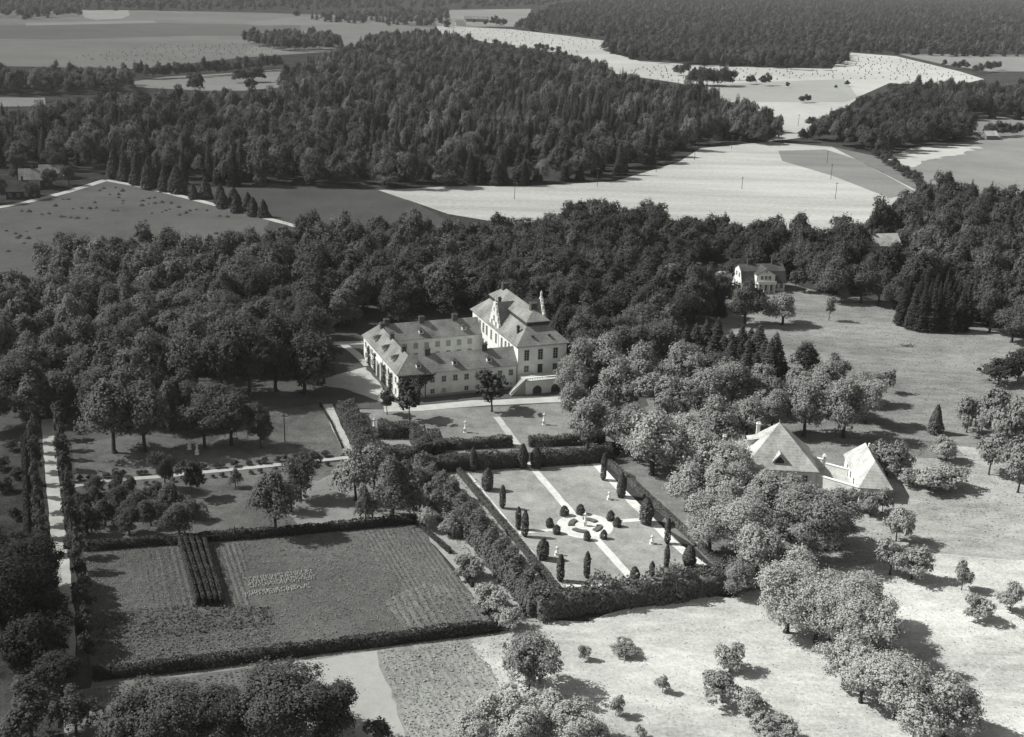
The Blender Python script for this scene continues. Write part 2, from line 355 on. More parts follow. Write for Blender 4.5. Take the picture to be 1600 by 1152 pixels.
def crown_cloud(seed, n, Rr=5.5, z0=2.6, z1=14.0, leaf=0.42, lobes=24, shape='round'):
    """leaf sprays of a broadleaf crown, gathered in uneven boughs and bough tufts, with gaps between them"""
    rg = np.random.default_rng(seed); zc, hz = (z0 + z1) / 2, (z1 - z0) / 2
    L = ball(lobes * 4, rg); L = L[(L[:, 2] > -0.8)][:lobes]
    lc = L * rg.uniform(0.38, 0.8, (len(L), 1)); lr = rg.uniform(0.2, 0.46, len(L)) * rg.choice((.75, 1, 1, 1.15), len(L))
    lc = lc + rg.normal(size=3) * [.08, .08, .05]
    lc = np.r_[lc, [[0, 0, 0.4], [0.1, 0.1, 0.0], [-0.1, -0.15, -0.3]]]; lr = np.r_[lr, 0.4, 0.45, 0.38]
    w = lr ** 2; li = rg.choice(len(lc), n // 14 + 8, p=w / w.sum())
    T = ball(len(li), rg); T[:, 2] = np.abs(T[:, 2]) - 0.35 * rg.random(len(li))
    T /= np.linalg.norm(T, axis=1)[:, None]
    tc = lc[li] + T * lr[li][:, None] * rg.uniform(.6, .98, (len(li), 1)); tr = rg.uniform(0.07, 0.17, len(li))
    ti = rg.integers(0, len(li), n); E = ball(n, rg)
    up = tc[ti] / (np.linalg.norm(tc[ti], axis=1)[:, None] + 1e-6)
    P = tc[ti] + (E * .75 + T[ti] * .35) * tr[ti][:, None] * np.abs(rg.normal(size=(n, 1)) * .45 + .85)
    D = E * .55 + T[ti] * .7 + up * .5 + [0, 0, 0.3]; D /= np.linalg.norm(D, axis=1)[:, None]
    if shape == 'tall': P[:, :2] *= (1.0 - 0.45 * np.clip(P[:, 2:3], -1, 1))
    if shape == 'weep': P[:, 2] -= .35 * (P[:, 0]**2 + P[:, 1]**2)
    C = P * [Rr, Rr, hz] + [0, 0, zc]; C[:, 2] = np.maximum(C[:, 2], 0.35)
    return quads(C, D, leaf, rg)
def spruce_cloud(seed, n, Rr=2.6, H=15.0, leaf=0.4, full=1.0, lev=None):
    rg = np.random.default_rng(seed); lev = lev or max(9, n // 150)
    u = 1 - np.sqrt(rg.random(n)) * 0.96; li = np.floor(u * lev) / lev; fr = (u - li) * lev
    nb = 7; b = rg.integers(0, nb, n); ph = 2*np.pi*b/nb + li * 37.0 + rg.normal(size=n) * 0.22
    z = H * (0.05 + 0.95 * (li + fr * 0.35 / lev)); rad = Rr * (1 - li) ** 0.85 * rg.uniform(0.85, 1.12, lev + 1)[np.floor(u * lev).astype(int)]
    s = rg.random(n) ** 0.55; z = z - s * rad * 0.32
    C = np.c_[np.cos(ph) * rad * s, np.sin(ph) * rad * s, np.maximum(z, 0.3)]
    D = np.c_[np.cos(ph) * 0.7, np.sin(ph) * 0.7, np.full(n, 0.75)]
    return quads(C, D, leaf * (1.15 - 0.5 * u), rg, 0.4, 0.6)
def column_cloud(seed, n, Rr=0.55, H=4.6, leaf=0.16, prof=None):
    """a clipped or naturally narrow evergreen"""
    rg = np.random.default_rng(seed); t = rg.random(n); ph = rg.random(n) * 2*np.pi
    prof = prof or (lambda t: np.minimum(1, np.minimum((t + 0.06) * 5, ((1.02 - t) * 3.2) ** 0.6)))
    rr = Rr * prof(t) * (1 + 0.10 * np.sin(ph * 3 + t * 9) + 0.08 * rg.normal(size=n))
    C = np.c_[np.cos(ph) * rr, np.sin(ph) * rr, 0.1 + t * (H - 0.1)]
    D = np.c_[np.cos(ph), np.sin(ph), np.full(n, 0.45)]
    return quads(C, D, leaf, rg, 0.45)
def trunk_mesh(name, H, r, limbs=4, spread=0.5, mat=None, seed=0):
    rg = random.Random(seed); m = MB()
    zs = [0, 0.06, 0.3, 0.55, 0.78]; rs = [1.5, 1.0, 0.8, 0.55, 0.25]; pts = []
    x = y = 0
    for z in zs: pts.append((x, y, z * H)); x += rg.uniform(-.02, .02) * H; y += rg.uniform(-.02, .02) * H
    for a, b, ra, rb in zip(pts, pts[1:], rs, rs[1:]): m.tube(a, b, r * ra, r * rb, 7)
    for k in range(limbs):
        a = 2*math.pi*k/limbs + rg.uniform(-.4, .4); z = rg.uniform(0.28, 0.55) * H; q = spread * H * rg.uniform(.7, 1.1)
        m.tube((0, 0, z), (math.cos(a)*q*.6, math.sin(a)*q*.6, z + q*.6), r*.45, r*.25, 5)
        m.tube((math.cos(a)*q*.6, math.sin(a)*q*.6, z + q*.6), (math.cos(a + .2)*q, math.sin(a + .2)*q, z + q*1.15), r*.25, r*.08, 5)
    return m.mesh(name, mat or BARK)

CROWN = {}
def proto(kind, maker, nvar, tr):
    CROWN[kind] = ([npmesh(kind + '_crown', *maker(100 + i * 13), LEAF) for i in range(nvar)], [tr(i) for i in range(2)])
proto('round', lambda s: crown_cloud(s, 14000, 5.5, 1.0, 14, .24, (11, 16, 22, 13, 27)[s % 5]), 12, lambda i: trunk_mesh('trunk', 11, .38, 5, .3, seed=i))
proto('big', lambda s: crown_cloud(s, 30000, 5.5, .9, 14, .165, 30 + s % 9), 3, lambda i: trunk_mesh('trunk', 11, .38, 5, .3, seed=i))
proto('tall', lambda s: crown_cloud(s, 13000, 4.2, .6, 15, .22, 24, 'tall'), 6, lambda i: trunk_mesh('trunk', 12, .32, 4, .22, seed=i + 5))
proto('bush', lambda s: crown_cloud(s, 6500, 2.6, .15, 4.6, .15, 13), 6, lambda i: trunk_mesh('trunk', 3, .12, 4, .3, seed=i + 9))
proto('loose', lambda s: crown_cloud(s, 6500, 4.0, .8, 11, .21, 15, 'weep'), 5, lambda i: trunk_mesh('trunk', 9, .25, 6, .32, seed=i + 11))
proto('small', lambda s: crown_cloud(s, 3000, 2.0, .9, 6.5, .19, 12), 5, lambda i: trunk_mesh('trunk', 5, .11, 4, .25, seed=i + 14))
proto('spruce', lambda s: spruce_cloud(s, 4200, leaf=.33), 4, lambda i: trunk_mesh('trunk', 14, .2, 0, seed=i + 20))
proto('cone', lambda s: column_cloud(s, 1500, 2.2, 7.0, .34, lambda t: (1 - t) ** .7 * np.minimum(1, (t + .04) * 9)), 3, lambda i: trunk_mesh('trunk', 5, .14, 0, seed=i + 24))
proto('thuja', lambda s: column_cloud(s, 1100), 3, lambda i: trunk_mesh('trunk', 2.5, .09, 0, seed=i + 30))
proto('fatthuja', lambda s: column_cloud(s, 1500, .95, 4.4, .2, lambda t: np.sin(np.pi * np.clip(t * .86 + .14, 0, 1)) ** .7), 3, lambda i: trunk_mesh('trunk', 2.5, .1, 0, seed=i + 33))
proto('ball', lambda s: column_cloud(s, 700, .72, 1.75, .14, lambda t: np.sin(np.pi * np.clip(t * .75 + .25, 0, 1)) ** .55), 3, lambda i: trunk_mesh('trunk', 1, .06, 0, seed=i + 36))
DIMS = dict(round=(5.5, 14), big=(5.5, 14), tall=(4.2, 15), bush=(2.6, 4.6), loose=(4.0, 11), small=(2.0, 6.5), spruce=(2.6, 15), cone=(2.2, 7), thuja=(.55, 4.6), fatthuja=(.95, 4.4), ball=(.72, 1.75))
def plant(name, shape, xy, h, r, tone, label, cat, group=None):
    tone = tone * 1.3 if tone < .115 else tone
    if shape == 'round' and r >= 5.2 and xy[1] < 200: shape = 'big'
    ms, ts = CROWN[shape]; R0, H0 = DIMS[shape]
    o = thing(name, (xy[0], xy[1], 0), random.uniform(0, 6.28), label, cat, group)
    c = link('crown', random.choice(ms), o); c.scale = (r / R0 * random.uniform(.93, 1.08), r / R0 * random.uniform(.93, 1.08), h / H0)
    c.color = tint(tone)
    t = link('trunk', random.choice(ts), o); t.scale = c.scale
    return o

# ------------------------------------------------------------------ building helpers
_WIN = {}
def window(parent, pos, face, w, h, cols=2, rows=3, mat=None):
    """frame with glazing bars (part) and its pane (sub-part); face: '-y', '-x', '+x', '+y'"""
    key = (w, h, cols, rows, mat)
    if key not in _WIN:
        m = MB(); b = .09
        m.box(-w/2-b, w/2+b, -.08, .03, h/2, h/2+b); m.box(-w/2-b, w/2+b, -.12, .03, -h/2-b, -h/2)
        m.box(-w/2-b, -w/2, -.08, .03, -h/2, h/2); m.box(w/2, w/2+b, -.08, .03, -h/2, h/2)
        for i in range(1, cols): x = -w/2 + w*i/cols; m.box(x-.035, x+.035, -.06, -.013, -h/2, h/2)
        for i in range(1, rows):
            z = -h/2 + h*i/rows
            for j in range(cols): m.box(-w/2 + w*j/cols + (.036 if j else 0), -w/2 + w*(j+1)/cols - (.036 if j < cols-1 else 0), -.055, -.013, z-.03, z+.03)
        p = MB().box(-w/2, w/2, -.012, .03, -h/2, h/2)
        _WIN[key] = (m.mesh('window', FRAME), p.mesh('pane', mat or GLASS))
    f, p = _WIN[key]
    o = link('window', f, parent); o.location = pos
    o.rotation_euler.z = {'-y': 0, '-x': -math.pi/2, '+x': math.pi/2, '+y': math.pi}[face]
    link('pane', p, o); return o
def slab(name, polys, th, mat, parent):
    """roof skin: polygons with thickness"""
    import bmesh
    bm = bmesh.new(); cache = {}
    def v(p):
        k = tuple(round(float(c), 4) for c in p)
        if k not in cache: cache[k] = bm.verts.new(k)
        return cache[k]
    for p in polys: bm.faces.new([v(q) for q in p])
    bmesh.ops.recalc_face_normals(bm, faces=bm.faces)
    if sum(f.normal.z for f in bm.faces) < 0: bmesh.ops.reverse_faces(bm, faces=bm.faces)
    bmesh.ops.solidify(bm, geom=bm.faces[:], thickness=th)
    me = bpy.data.meshes.new(name); bm.to_mesh(me); bm.free(); me.materials.append(mat)
    return link(name, me, parent)
def chimney(parent, x, y, z0, z1, a=.55, b=.55, mat=None):
    c = MB().box(x-a, x+a, y-b, y+b, z0, z1).obj('chimney', mat or BRICK, parent)
    MB().box(x-a-.12, x+a+.12, y-b-.12, y+b+.12, z1, z1+.22).obj('chimney_cap', mat or BRICK, c)
    for s in (-1, 1): MB().lathe([(.16, z1+.22), (.14, z1+.55)], 8, x+s*a*.5, y).obj('chimney_pot', mat or BRICK, c)
    return c

# ------------------------------------------------------------------ the castle
TH = 0.371; OX, OY = -26.757, 271.277
Ln, d, hn, rn, Lw, hm, Lm, Bm = 30.15, 6.715, 6.16, 9.6, 33.37, 10.7, 34.05, 12.88
def castle_w(U, Wd): c, s = math.cos(TH), math.sin(TH); return np.array([OX + c*U - s*Wd, OY + s*U + c*Wd])
def castle_l(P):
    P = np.atleast_2d(P); c, s = math.cos(TH), math.sin(TH); q = P - [OX, OY]
    return np.c_[c*q[:, 0] + s*q[:, 1], -s*q[:, 0] + c*q[:, 1]]
ca = thing('castle', (OX, OY, 0), TH, 'white baroque castle with a tall hipped main house and low wings round a courtyard', 'castle')
MB().box(d-.003, Ln, 0, d, 0, hn).obj('wing_wall', WHITE, ca)
MB().box(d-.003, Ln, Lw-d, Lw, 0, hn).obj('wing_wall', WHITE, ca)
lw = MB().box(0, d-.006, -.004, Lw+.004, 0, hn); lw.obj('wing_wall', WHITE, ca)
MB().box(Ln+.003, Ln+Bm, 0, Lm, 0, hm).obj('main_wall', WHITE, ca)
MB().box(Ln-.12, Ln, 13.6, 20.4, 0, hm).obj('gable_bay', WHITE, ca)
MB().box(-.16, -.006, Lw/2-2.6, Lw/2+2.6, 0, hn-.1).obj('gate_bay', WHITE, ca)
e = .4; ze = hn - .12; h2 = d/2
slab('wing_roof', [[(-e,-e,ze),(Ln,-e,ze),(Ln,h2,rn),(h2,h2,rn)], [(d+e,d+e,ze),(Ln,d+e,ze),(Ln,h2,rn),(h2,h2,rn)]], -.16, ROOF, ca)
slab('wing_roof', [[(-e,-e,ze),(-e,Lw+e,ze),(h2,Lw-h2,rn),(h2,h2,rn)], [(d+e,d+e,ze),(d+e,Lw-d-e,ze),(h2,Lw-h2,rn),(h2,h2,rn)]], -.16, ROOF, ca)
slab('wing_roof', [[(-e,Lw+e,ze),(Ln,Lw+e,ze),(Ln,Lw-h2,rn),(h2,Lw-h2,rn)], [(d+e,Lw-d-e,ze),(Ln,Lw-d-e,ze),(Ln,Lw-h2,rn),(h2,Lw-h2,rn)]], -.16, ROOF, ca)
# cornices
MB().box(d, Ln-.01, -.16, -.005, hn-.5, hn-.22).obj('cornice', PLASTER, ca)
MB().box(Ln-.16, Ln-.003, d+.3, 13.5, hm-.55, hm-.2).obj('cornice', WHITE, ca)
MB().box(Ln+.1, Ln+Bm, -.17, -.005, hm-.55, hm-.2).obj('cornice', PLASTER, ca)
MB().box(-.14, -.006, 0, Lw/2-2.7, hn-.5, hn-.22).obj('cornice', WHITE, ca)
MB().box(-.14, -.006, Lw/2+2.7, Lw, hn-.5, hn-.22).obj('cornice', WHITE, ca)
# main roof: steep skirt, dark clerestory band, upper hip
x0, x1, y0, y1, E2, s1, zb, zu = Ln, Ln+Bm, 0, Lm, .55, 3.55, 14.35, 15.45
def ring(i, z): return [(x0+i, y0+i, z), (x1-i, y0+i, z), (x1-i, y1-i, z), (x0+i, y1-i, z)]
A_, B_ = ring(-E2, hm-.12), ring(s1, zb)
slab('main_roof', [[A_[i], A_[(i+1)%4], B_[(i+1)%4], B_[i]] for i in range(4)], -.18, ROOF, ca)
MB().frustum((x0+s1+.05, x1-s1-.05, y0+s1+.05, y1-s1-.05), (x0+s1+.05, x1-s1-.05, y0+s1+.05, y1-s1-.05), zb-.3, zu+.05).obj('clerestory_band', DARKWOOD, ca)
U_ = ring(s1-.25, zu); xm = (x0+x1)/2; q = 6.7; zr = 17.95
slab('upper_roof', [[U_[0], U_[1], (xm, y0+q, zr)], [U_[1], U_[2], (xm, y1-q, zr), (xm, y0+q, zr)], [U_[2], U_[3], (xm, y1-q, zr)], [U_[3], U_[0], (xm, y0+q, zr), (xm, y1-q, zr)]], -.15, ROOF, ca)
# cross roof behind the two gables
slab('cross_roof', [[(x0+.5,13.9,hm),(x1-.5,13.9,hm),(x1-.5,17,17.0),(x0+.5,17,17.0)], [(x0+.5,20.1,hm),(x1-.5,20.1,hm),(x1-.5,17,17.0),(x0+.5,17,17.0)]], -.15, ROOF, ca)
half = [(3.4,hm-.1),(3.4,12.2),(2.9,12.45),(2.55,13.2),(2.5,14.0),(1.95,14.2),(1.6,14.9),(1.55,15.8),(1.05,16.0),(.8,16.7),(.75,17.4)]
prof = [(17-a, z) for a, z in half] + [(17+a, z) for a, z in reversed(half)]
for xa, xb, f in ((x0-.13, x0+.5, '-x'), (x1-.5, x1+.13, '+x')):
    g = MB().prism(prof, 'x', xa, xb).obj('gable', WHITE, ca)
    for wz, yo in ((17.4, 0), (14.0, -2.2), (14.0, 2.2), (12.2, -3.1), (12.2, 3.1), (15.8, -1.3), (15.8, 1.3)):
        MB().lathe([(.2, wz), (.13, wz+.35), (.26, wz+.6), (.2, wz+.85), (.05, wz+1.15)], 8, (xa+xb)/2, 17+yo).obj('urn', WHITE, g)
    for yo, z, w_, h_ in ((0, 13.2, .8, 1.3), (-1.5, 11.9, .7, 1.2), (1.5, 11.9, .7, 1.2), (0, 15.6, .6, .8)):
        xx = xa - .01 if f == '-x' else xb + .01
        window(ca, (xx, 17+yo, z), f, w_, h_)
# the statue-like figure that crowns the far gable
MB().lathe([(.45, 17.4), (.4, 17.9), (.3, 18.0), (.28, 18.5), (.36, 18.9), (.2, 19.1), (.2, 19.3), (.05, 19.5)], 9, x1-.2, 17).obj('gable_figure', WHITE, ca)
# windows of the main house
for t in (.18, .46, .77):
    window(ca, (Ln+Bm*t, -.003, 8.25), '-y', 1.15, 2.6, 2, 4)
    if t != .46: window(ca, (Ln+Bm*t, -.003, 4.75), '-y', 1.1, 1.5, 2, 2)
dr = MB().box(Ln+Bm*.46-.6, Ln+Bm*.46+.6, -.08, -.004, 3.4, 5.7).obj('terrace_door', DARKWOOD, ca)
MB().box(Ln+Bm*.46-.72, Ln+Bm*.46-.6, -.12, -.004, 3.4, 5.8).obj('door_frame', FRAME, dr); MB().box(Ln+Bm*.46+.6, Ln+Bm*.46+.72, -.12, -.004, 3.4, 5.8).obj('door_frame', FRAME, dr)
for wy in (8.6, 11.4, 22.6, 25.2, 27.8):
    window(ca, (Ln-.0, wy, 8.25), '-x', 1.1, 2.5, 2, 4)
    if wy < Lw - d: window(ca, (Ln-.0, wy, 4.4), '-x', 1.1, 1.7, 2, 3)
for wy in (3.6, 6.2, 30.2): window(ca, (Ln-.0, wy, 9.2 if wy < 10 else 9.0), '-x', 1.0, 1.1, 2, 2)
for wy in (15.2, 18.8): window(ca, (Ln-.123, wy, 8.25), '-x', 1.0, 2.5, 2, 4)
for wy in (3, 7, 11, 15, 19, 23, 27, 31): window(ca, (Ln+Bm, wy, 8.25), '+x', 1.15, 2.6, 2, 4); window(ca, (Ln+Bm, wy, 4.5), '+x', 1.1, 1.6, 2, 3)
# windows of the wings
for k in range(10):
    U = 2.7 + 2.86*k
    window(ca, (U, -.003, 4.25), '-y', 1.0, 1.35, 2, 2)
    if k in (2, 3, 5, 6, 7, 8): window(ca, (U, -.003, 1.35), '-y', .9, 1.0, 2, 2, SHUT if k in (3, 8) else None)
for k in range(7):
    window(ca, (9.2 + 2.95*k, Lw-d-.003, 4.3), '-y', 1.05, 1.4, 2, 2, SHUT)
    window(ca, (9.2 + 2.95*k, Lw-d-.003, 1.5), '-y', 1.05, 1.4, 2, 2)
for wy in (2.4, 5.6, 8.8, 12.0, 21.4, 24.6, 27.8, 31.0):
    window(ca, (-.006, wy, 4.3), '-x', 1.0, 1.35, 2, 2); window(ca, (-.006, wy, 1.5), '-x', .9, 1.1, 2, 2)
gt = MB().prism([(Lw/2-1.4, 0), (Lw/2-1.4, 2.6), (Lw/2-1.0, 3.4), (Lw/2, 3.8), (Lw/2+1.0, 3.4), (Lw/2+1.4, 2.6), (Lw/2+1.4, 0)], 'x', -.2, -.165).obj('gate', DARKWOOD, ca)
for s in (-1, 1):
    MB().box(-.55, -.162, Lw/2+s*1.9-.28, Lw/2+s*1.9+.28, 0, 4.4).obj('gate_pilaster', STONE, ca)
MB().box(-.62, -.162, Lw/2-2.3, Lw/2+2.3, 4.4, 4.9).obj('gate_cornice', STONE, ca)
# rain pipes and foundation course
for U in (6.6, 21.6): MB().tube((U, -.22, .1), (U, -.22, hn-.2), .09, .09, 6).obj('rain_pipe', DARKWOOD, ca)
MB().tube((Ln-.15, -.12, .1), (Ln-.15, -.12, hn), .09, .09, 6).obj('rain_pipe', DARKWOOD, ca)
MB().box(d, Ln-.02, -.1, -.006, 0, .55).obj('plinth', SHUT, ca)
# chimneys
for t in (.175, .715): chimney(ca, h2 + t*(Ln-h2), h2, rn-.5, rn+1.3, .65, .5)
for t in (.1, .45, .85): chimney(ca, h2, Lw-h2 - t*(Lw-d), rn-.5, rn+1.2, .5, .6)
for t in (.07, .42, .76): chimney(ca, h2 + t*(Ln-h2), Lw-h2, rn-.5, rn+1.3, .65, .5)
chimney(ca, xm, y0+q+.3, zr-.6, zr+1.3, .8, .7, BRICK); chimney(ca, xm, y1-q-.3, zr-.6, zr+1.3, .8, .7, BRICK)
chimney(ca, x0+2.0, 19.0, 15.5, 17.6, .35, .35); chimney(ca, x0+1.6, 4.4, 12.1, 14.2, .3, .25, DARKWOOD)
# dormers on the wing roofs
sl = (rn - ze) / (h2 + e)
def dormer(cx, cy, face, w=1.1):
    """a little hipped dormer standing in a 45-degree slope; local -y is outwards"""
    m = MB(); m.box(-w/2, w/2, -.9, .6, -.3, .62)
    o = m.obj('dormer', PLASTER, ca); o.location = (cx, cy, ze + (1.7) * sl); o.rotation_euler.z = {'-y': 0, '-x': -math.pi/2}[face]
    r_ = slab('dormer_roof', [[(-w/2-.2,-1.15,.6),(w/2+.2,-1.15,.6),(0,-.3,1.2)], [(w/2+.2,-1.15,.6),(w/2+.2,.9,.6),(0,1.3,1.2),(0,-.3,1.2)], [(-w/2-.2,-1.15,.6),(-w/2-.2,.9,.6),(0,1.3,1.2),(0,-.3,1.2)]], -.06, ROOFD, o)
    MB().box(-.35, .35, -.94, -.902, -.15, .5).obj('dormer_window', GLASS, o)
for t in (.17, .47, .76): dormer(t*Ln, 1.3, '-y')
for t in (.3, .8): dormer(d + t*(Ln-d), Lw-d+1.3, '-y')
for t in (.28, .53, .78): dormer(1.3, Lw*(1-t), '-x')
for t in (.32, .66):
    o = MB().box(-.28, .28, -.35, .2, -.1, .3).obj('skylight', DARKWOOD, ca); o.location = (Ln+Bm*t, 1.15, 12.6)
# creeper on the near wing and by the gate
def creeper(parent, pts_fn, n, leaf, tone, seed):
    rg = np.random.default_rng(seed); C, D = pts_fn(rg, n)
    V, Q = quads(C, D, leaf, rg, .5)
    o = link('creeper', npmesh('creeper', V, Q, LEAF), parent); o.color = tint(tone); o['kind'] = 'stuff'
def near_ivy(rg, n):
    u = rg.random(n) ** 1.4 * 8.2; z = rg.random(n) * (5.9 - np.maximum(0, u - 5.2) * .6) ; u = u + rg.normal(size=n) * .5; u = np.abs(u); z = np.where(u > 5.4, 5.6 - rg.random(n) ** 1.7 * (9.5 - u) * .8, z); z = np.minimum(z + rg.normal(size=n) * .15, 5.8)
    return np.c_[u, -.12 - rg.random(n) * .2, np.maximum(z, .2)], np.tile([0, -1, .2], (n, 1))
creeper(ca, near_ivy, 2300, .15, .06, 5)
def gate_ivy(rg, n):
    y = rg.choice([12.4, 21.0, 27.5, 6.6], n) + rg.normal(size=n) * .9; z = rg.random(n) ** 1.3 * 4.6
    return np.c_[-.1 - rg.random(n) * .35, y, z + .1], np.tile([-1, 0, .2], (n, 1))
creeper(ca, gate_ivy, 2200, .17, .05, 6)
# terrace with stairs in front of the main house
te = Bm * .72; tx0, tx1, ty = Ln+.3, Ln+te+1.5, -5.3
m = MB().box(tx0, tx1, ty, -.02, 0, 3.35); m.obj('terrace', PLASTER, ca)
MB().box(tx0-.12, tx1+.12, ty-.12, -.19, 3.35, 3.5).obj('terrace_slab', FRAME, ca)
for i in range(2):
    cx = tx0 + (tx1-tx0) * (.28 + .46*i)
    MB().prism([(cx-1.15, .05), (cx-1.15, 1.2), (cx-.8, 1.85), (cx, 2.2), (cx+.8, 1.85), (cx+1.15, 1.2), (cx+1.15, .05)], 'y', ty-.03, ty-.004).obj('arch', DARKWOOD, ca)
m = MB()
for i in range(16):
    if i % 1 == 0: x = tx0 + (tx1-tx0)*(i+.5)/16; m.lathe([(.09, 3.5), (.05, 3.75), (.1, 3.95), (.06, 4.15)], 6, x, ty+.1)
bal = m.obj('balusters', STONE, ca); MB().box(tx0-.1, tx1+.1, ty-.06, ty+.26, 4.15, 4.32).obj('handrail', STONE, ca)
MB().box(tx0-.1, tx0+.2, ty+.27, ty+1.3, 3.5, 4.2).obj('parapet', FRAME, ca)
for i in range(14):
    MB().box(tx0 - 3.6 + 3.5*i/14, tx0 - .13, ty+.4, ty+2.6, 3.35*i/14, 3.35*(i+1)/14 - .004).obj('step', SHUT, ca)
MB().add([(tx0-3.9, ty+.05, .3), (tx0-.14, ty+.05, 3.5), (tx0-.14, ty+.38, 3.5), (tx0-3.9, ty+.38, .3), (tx0-3.9, ty+.05, .9), (tx0-.14, ty+.05, 4.1), (tx0-.14, ty+.38, 4.1), (tx0-3.9, ty+.38, .9)],
         [(0,3,2,1),(4,5,6,7),(0,1,5,4),(1,2,6,5),(2,3,7,6),(3,0,4,7)]).obj('stair_parapet', FRAME, ca)
# courtyard floor
sheet('courtyard', [castle_w(d, d), castle_w(Ln, d), castle_w(Ln, Lw-d), castle_w(d, Lw-d)], PATH, world=True)

# ------------------------------------------------------------------ the farmhouse and its pavilion
o0 = at(1163, 732, 3.4); o1 = at(1275.3, 738, 3.4); fa = math.atan2(*(o1-o0)[1::-1]); FW, FD = 14.9, 13.4
fh = thing('farmhouse', (o0[0], o0[1], 0), fa, 'pale house under a huge steep pyramid roof with a pointed front dormer', 'house')
MB().box(.35, FW-.35, .35, FD-.35, 0, 3.5).obj('wall', WHITE, fh)
ap = (FW*.49, FD*.52, 10.9)
cs = [(-.1,-.1,3.3), (FW+.1,-.1,3.3), (FW+.1,FD+.1,3.3), (-.1,FD+.1,3.3)]
slab('roof', [[cs[i], cs[(i+1)%4], ap] for i in range(4)], -.18, ROOFL, fh)
MB().lathe([(.12, 10.6), (.05, 11.8)], 6, ap[0], ap[1]).obj('finial', FRAME, fh)
for X in (2.2, 5.2, 8.6, 12.4): window(fh, (X, .347, 1.75), '-y', .95, 1.2, 2, 2)
for Y in (2.5, 6, 9.6): window(fh, (.347, Y, 1.75), '-x', .95, 1.2, 2, 2)
dm = MB().prism([(5.9, 3.9), (5.9, 5.1), (7.1, 6.5), (8.3, 5.1), (8.3, 3.9)], 'y', .9, 3.4).obj('dormer', PLASTER, fh)
MB().prism([(6.2, 4.0), (6.2, 5.05), (7.1, 6.0), (8.0, 5.05), (8.0, 4.0)], 'y', .85, .897).obj('dormer_window', GLASS, dm)
slab('dormer_roof', [[(5.6,.6,4.8),(7.1,.6,6.62),(7.1,4.1,6.62),(5.6,4.1,4.8)], [(8.6,.6,4.8),(7.1,.6,6.62),(7.1,4.1,6.62),(8.6,4.1,4.8)]], -.06, ROOFL, dm)
sd_ = MB().box(1.5, 4.2, 7.2, 9.2, 5.0, 6.9).obj('dormer', PLASTER, fh)
MB().box(1.44, 1.497, 7.5, 8.9, 5.5, 6.6).obj('dormer_window', GLASS, sd_); slab('dormer_roof', [[(1.1,6.9,6.8),(1.1,9.5,6.8),(4.9,9.5,7.5),(4.9,6.9,7.5)]], -.08, ROOFL, sd_)
chimney(fh, 3.6, 10.4, 6.0, 9.2, .35, .35, WHITE)
an = MB().box(-4.6, .347, 6.4, 12.4, 0, 3.0).obj('annex', WHITE, fh)
slab('annex_roof', [[(-5,6,2.9),(1.2,6,2.9),(2.6,9.4,5.9),(-2.2,9.4,5.9)], [(-5,12.8,2.9),(1.2,12.8,2.9),(2.6,9.4,5.9),(-2.2,9.4,5.9)], [(-5,6,2.9),(-5,12.8,2.9),(-2.2,9.4,5.9)]], -.14, ROOFL, an)
window(fh, (-4.6, 8, 1.6), '-x', .9, 1.1, 2, 2); window(fh, (-2.6, 6.4, 1.6), '-y', .9, 1.1, 2, 2)
chimney(fh, -3.6, 7.2, 3.4, 7.2, .28, .28, WHITE)
p0 = at(1342, 763, 2.8); p1 = at(1393.5, 766, 2.8); pa_ = math.atan2(*(p1-p0)[1::-1]); PW, PD = 6.6, 17.2
pv = thing('pavilion', (p0[0], p0[1], 0), pa_, 'long low outbuilding with a hipped roof beside the walled yard', 'outbuilding')
MB().box(.35, PW-.35, .35, PD-.35, 0, 2.9).obj('wall', WHITE, pv)
cs = [(0,0,2.75), (PW,0,2.75), (PW,PD,2.75), (0,PD,2.75)]; rA, rB = (PW*.52, 4.2, 6.9), (PW*.52, PD-3.4, 6.9)
slab('roof', [[cs[0], cs[1], rA], [cs[1], cs[2], rB, rA], [cs[2], cs[3], rB], [cs[3], cs[0], rA, rB]], -.16, ROOFL, pv)
for Y in (3.2, 6.6, 10.0, 13.6): window(pv, (.347, Y, 1.5), '-x', .9, 1.3, 2, 2)
window(pv, (3.2, .347, 1.5), '-y', .9, 1.1, 2, 2)
MB().lathe([(.2, 6.7), (.2, 7.5)], 6, PW*.6, PD-4.5).obj('chimney', WHITE, pv)
def wall(pts, h, t, label, cap=True, mat=None):
    a, b = np.array(pts[0][:2]), np.array(pts[1][:2]); L_ = np.hypot(*(b-a))
    o = thing('yard_wall', (a[0], a[1], 0), math.atan2(b[1]-a[1], b[0]-a[0]), label, 'wall')
    MB().box(0, L_, -t/2, t/2, 0, h).obj('masonry', mat or WHITE, o)
    if cap: MB().box(0, L_, -t/2-.1, t/2+.1, h, h+.14).obj('coping', STONE, o)
    return o
cf, sf = math.cos(fa), math.sin(fa)
FRc = np.array([o0[0] + cf*(FW-.3) - sf*.9, o0[1] + sf*(FW-.3) + cf*.9]); FBc = np.array([o0[0] + cf*(FW-.3) - sf*11.8, o0[1] + sf*(FW-.3) + cf*11.8])
cp, sp_ = math.cos(pa_), math.sin(pa_)
PLc = np.array([p0[0] + cp*.3 - sp_*1.0, p0[1] + sp_*.3 + cp*1.0]); PBc = np.array([p0[0] + cp*.3 - sp_*12.5, p0[1] + sp_*.3 + cp*12.5])
wall((FRc, PLc), 2.5, .4, 'long pale yard wall facing the trees, between the pyramid-roofed house and the outbuilding')
mid = FBc + (PBc - FBc) * .38
wall((FBc, mid), 2.2, .35, 'short yard wall at the back corner of the pyramid-roofed house')
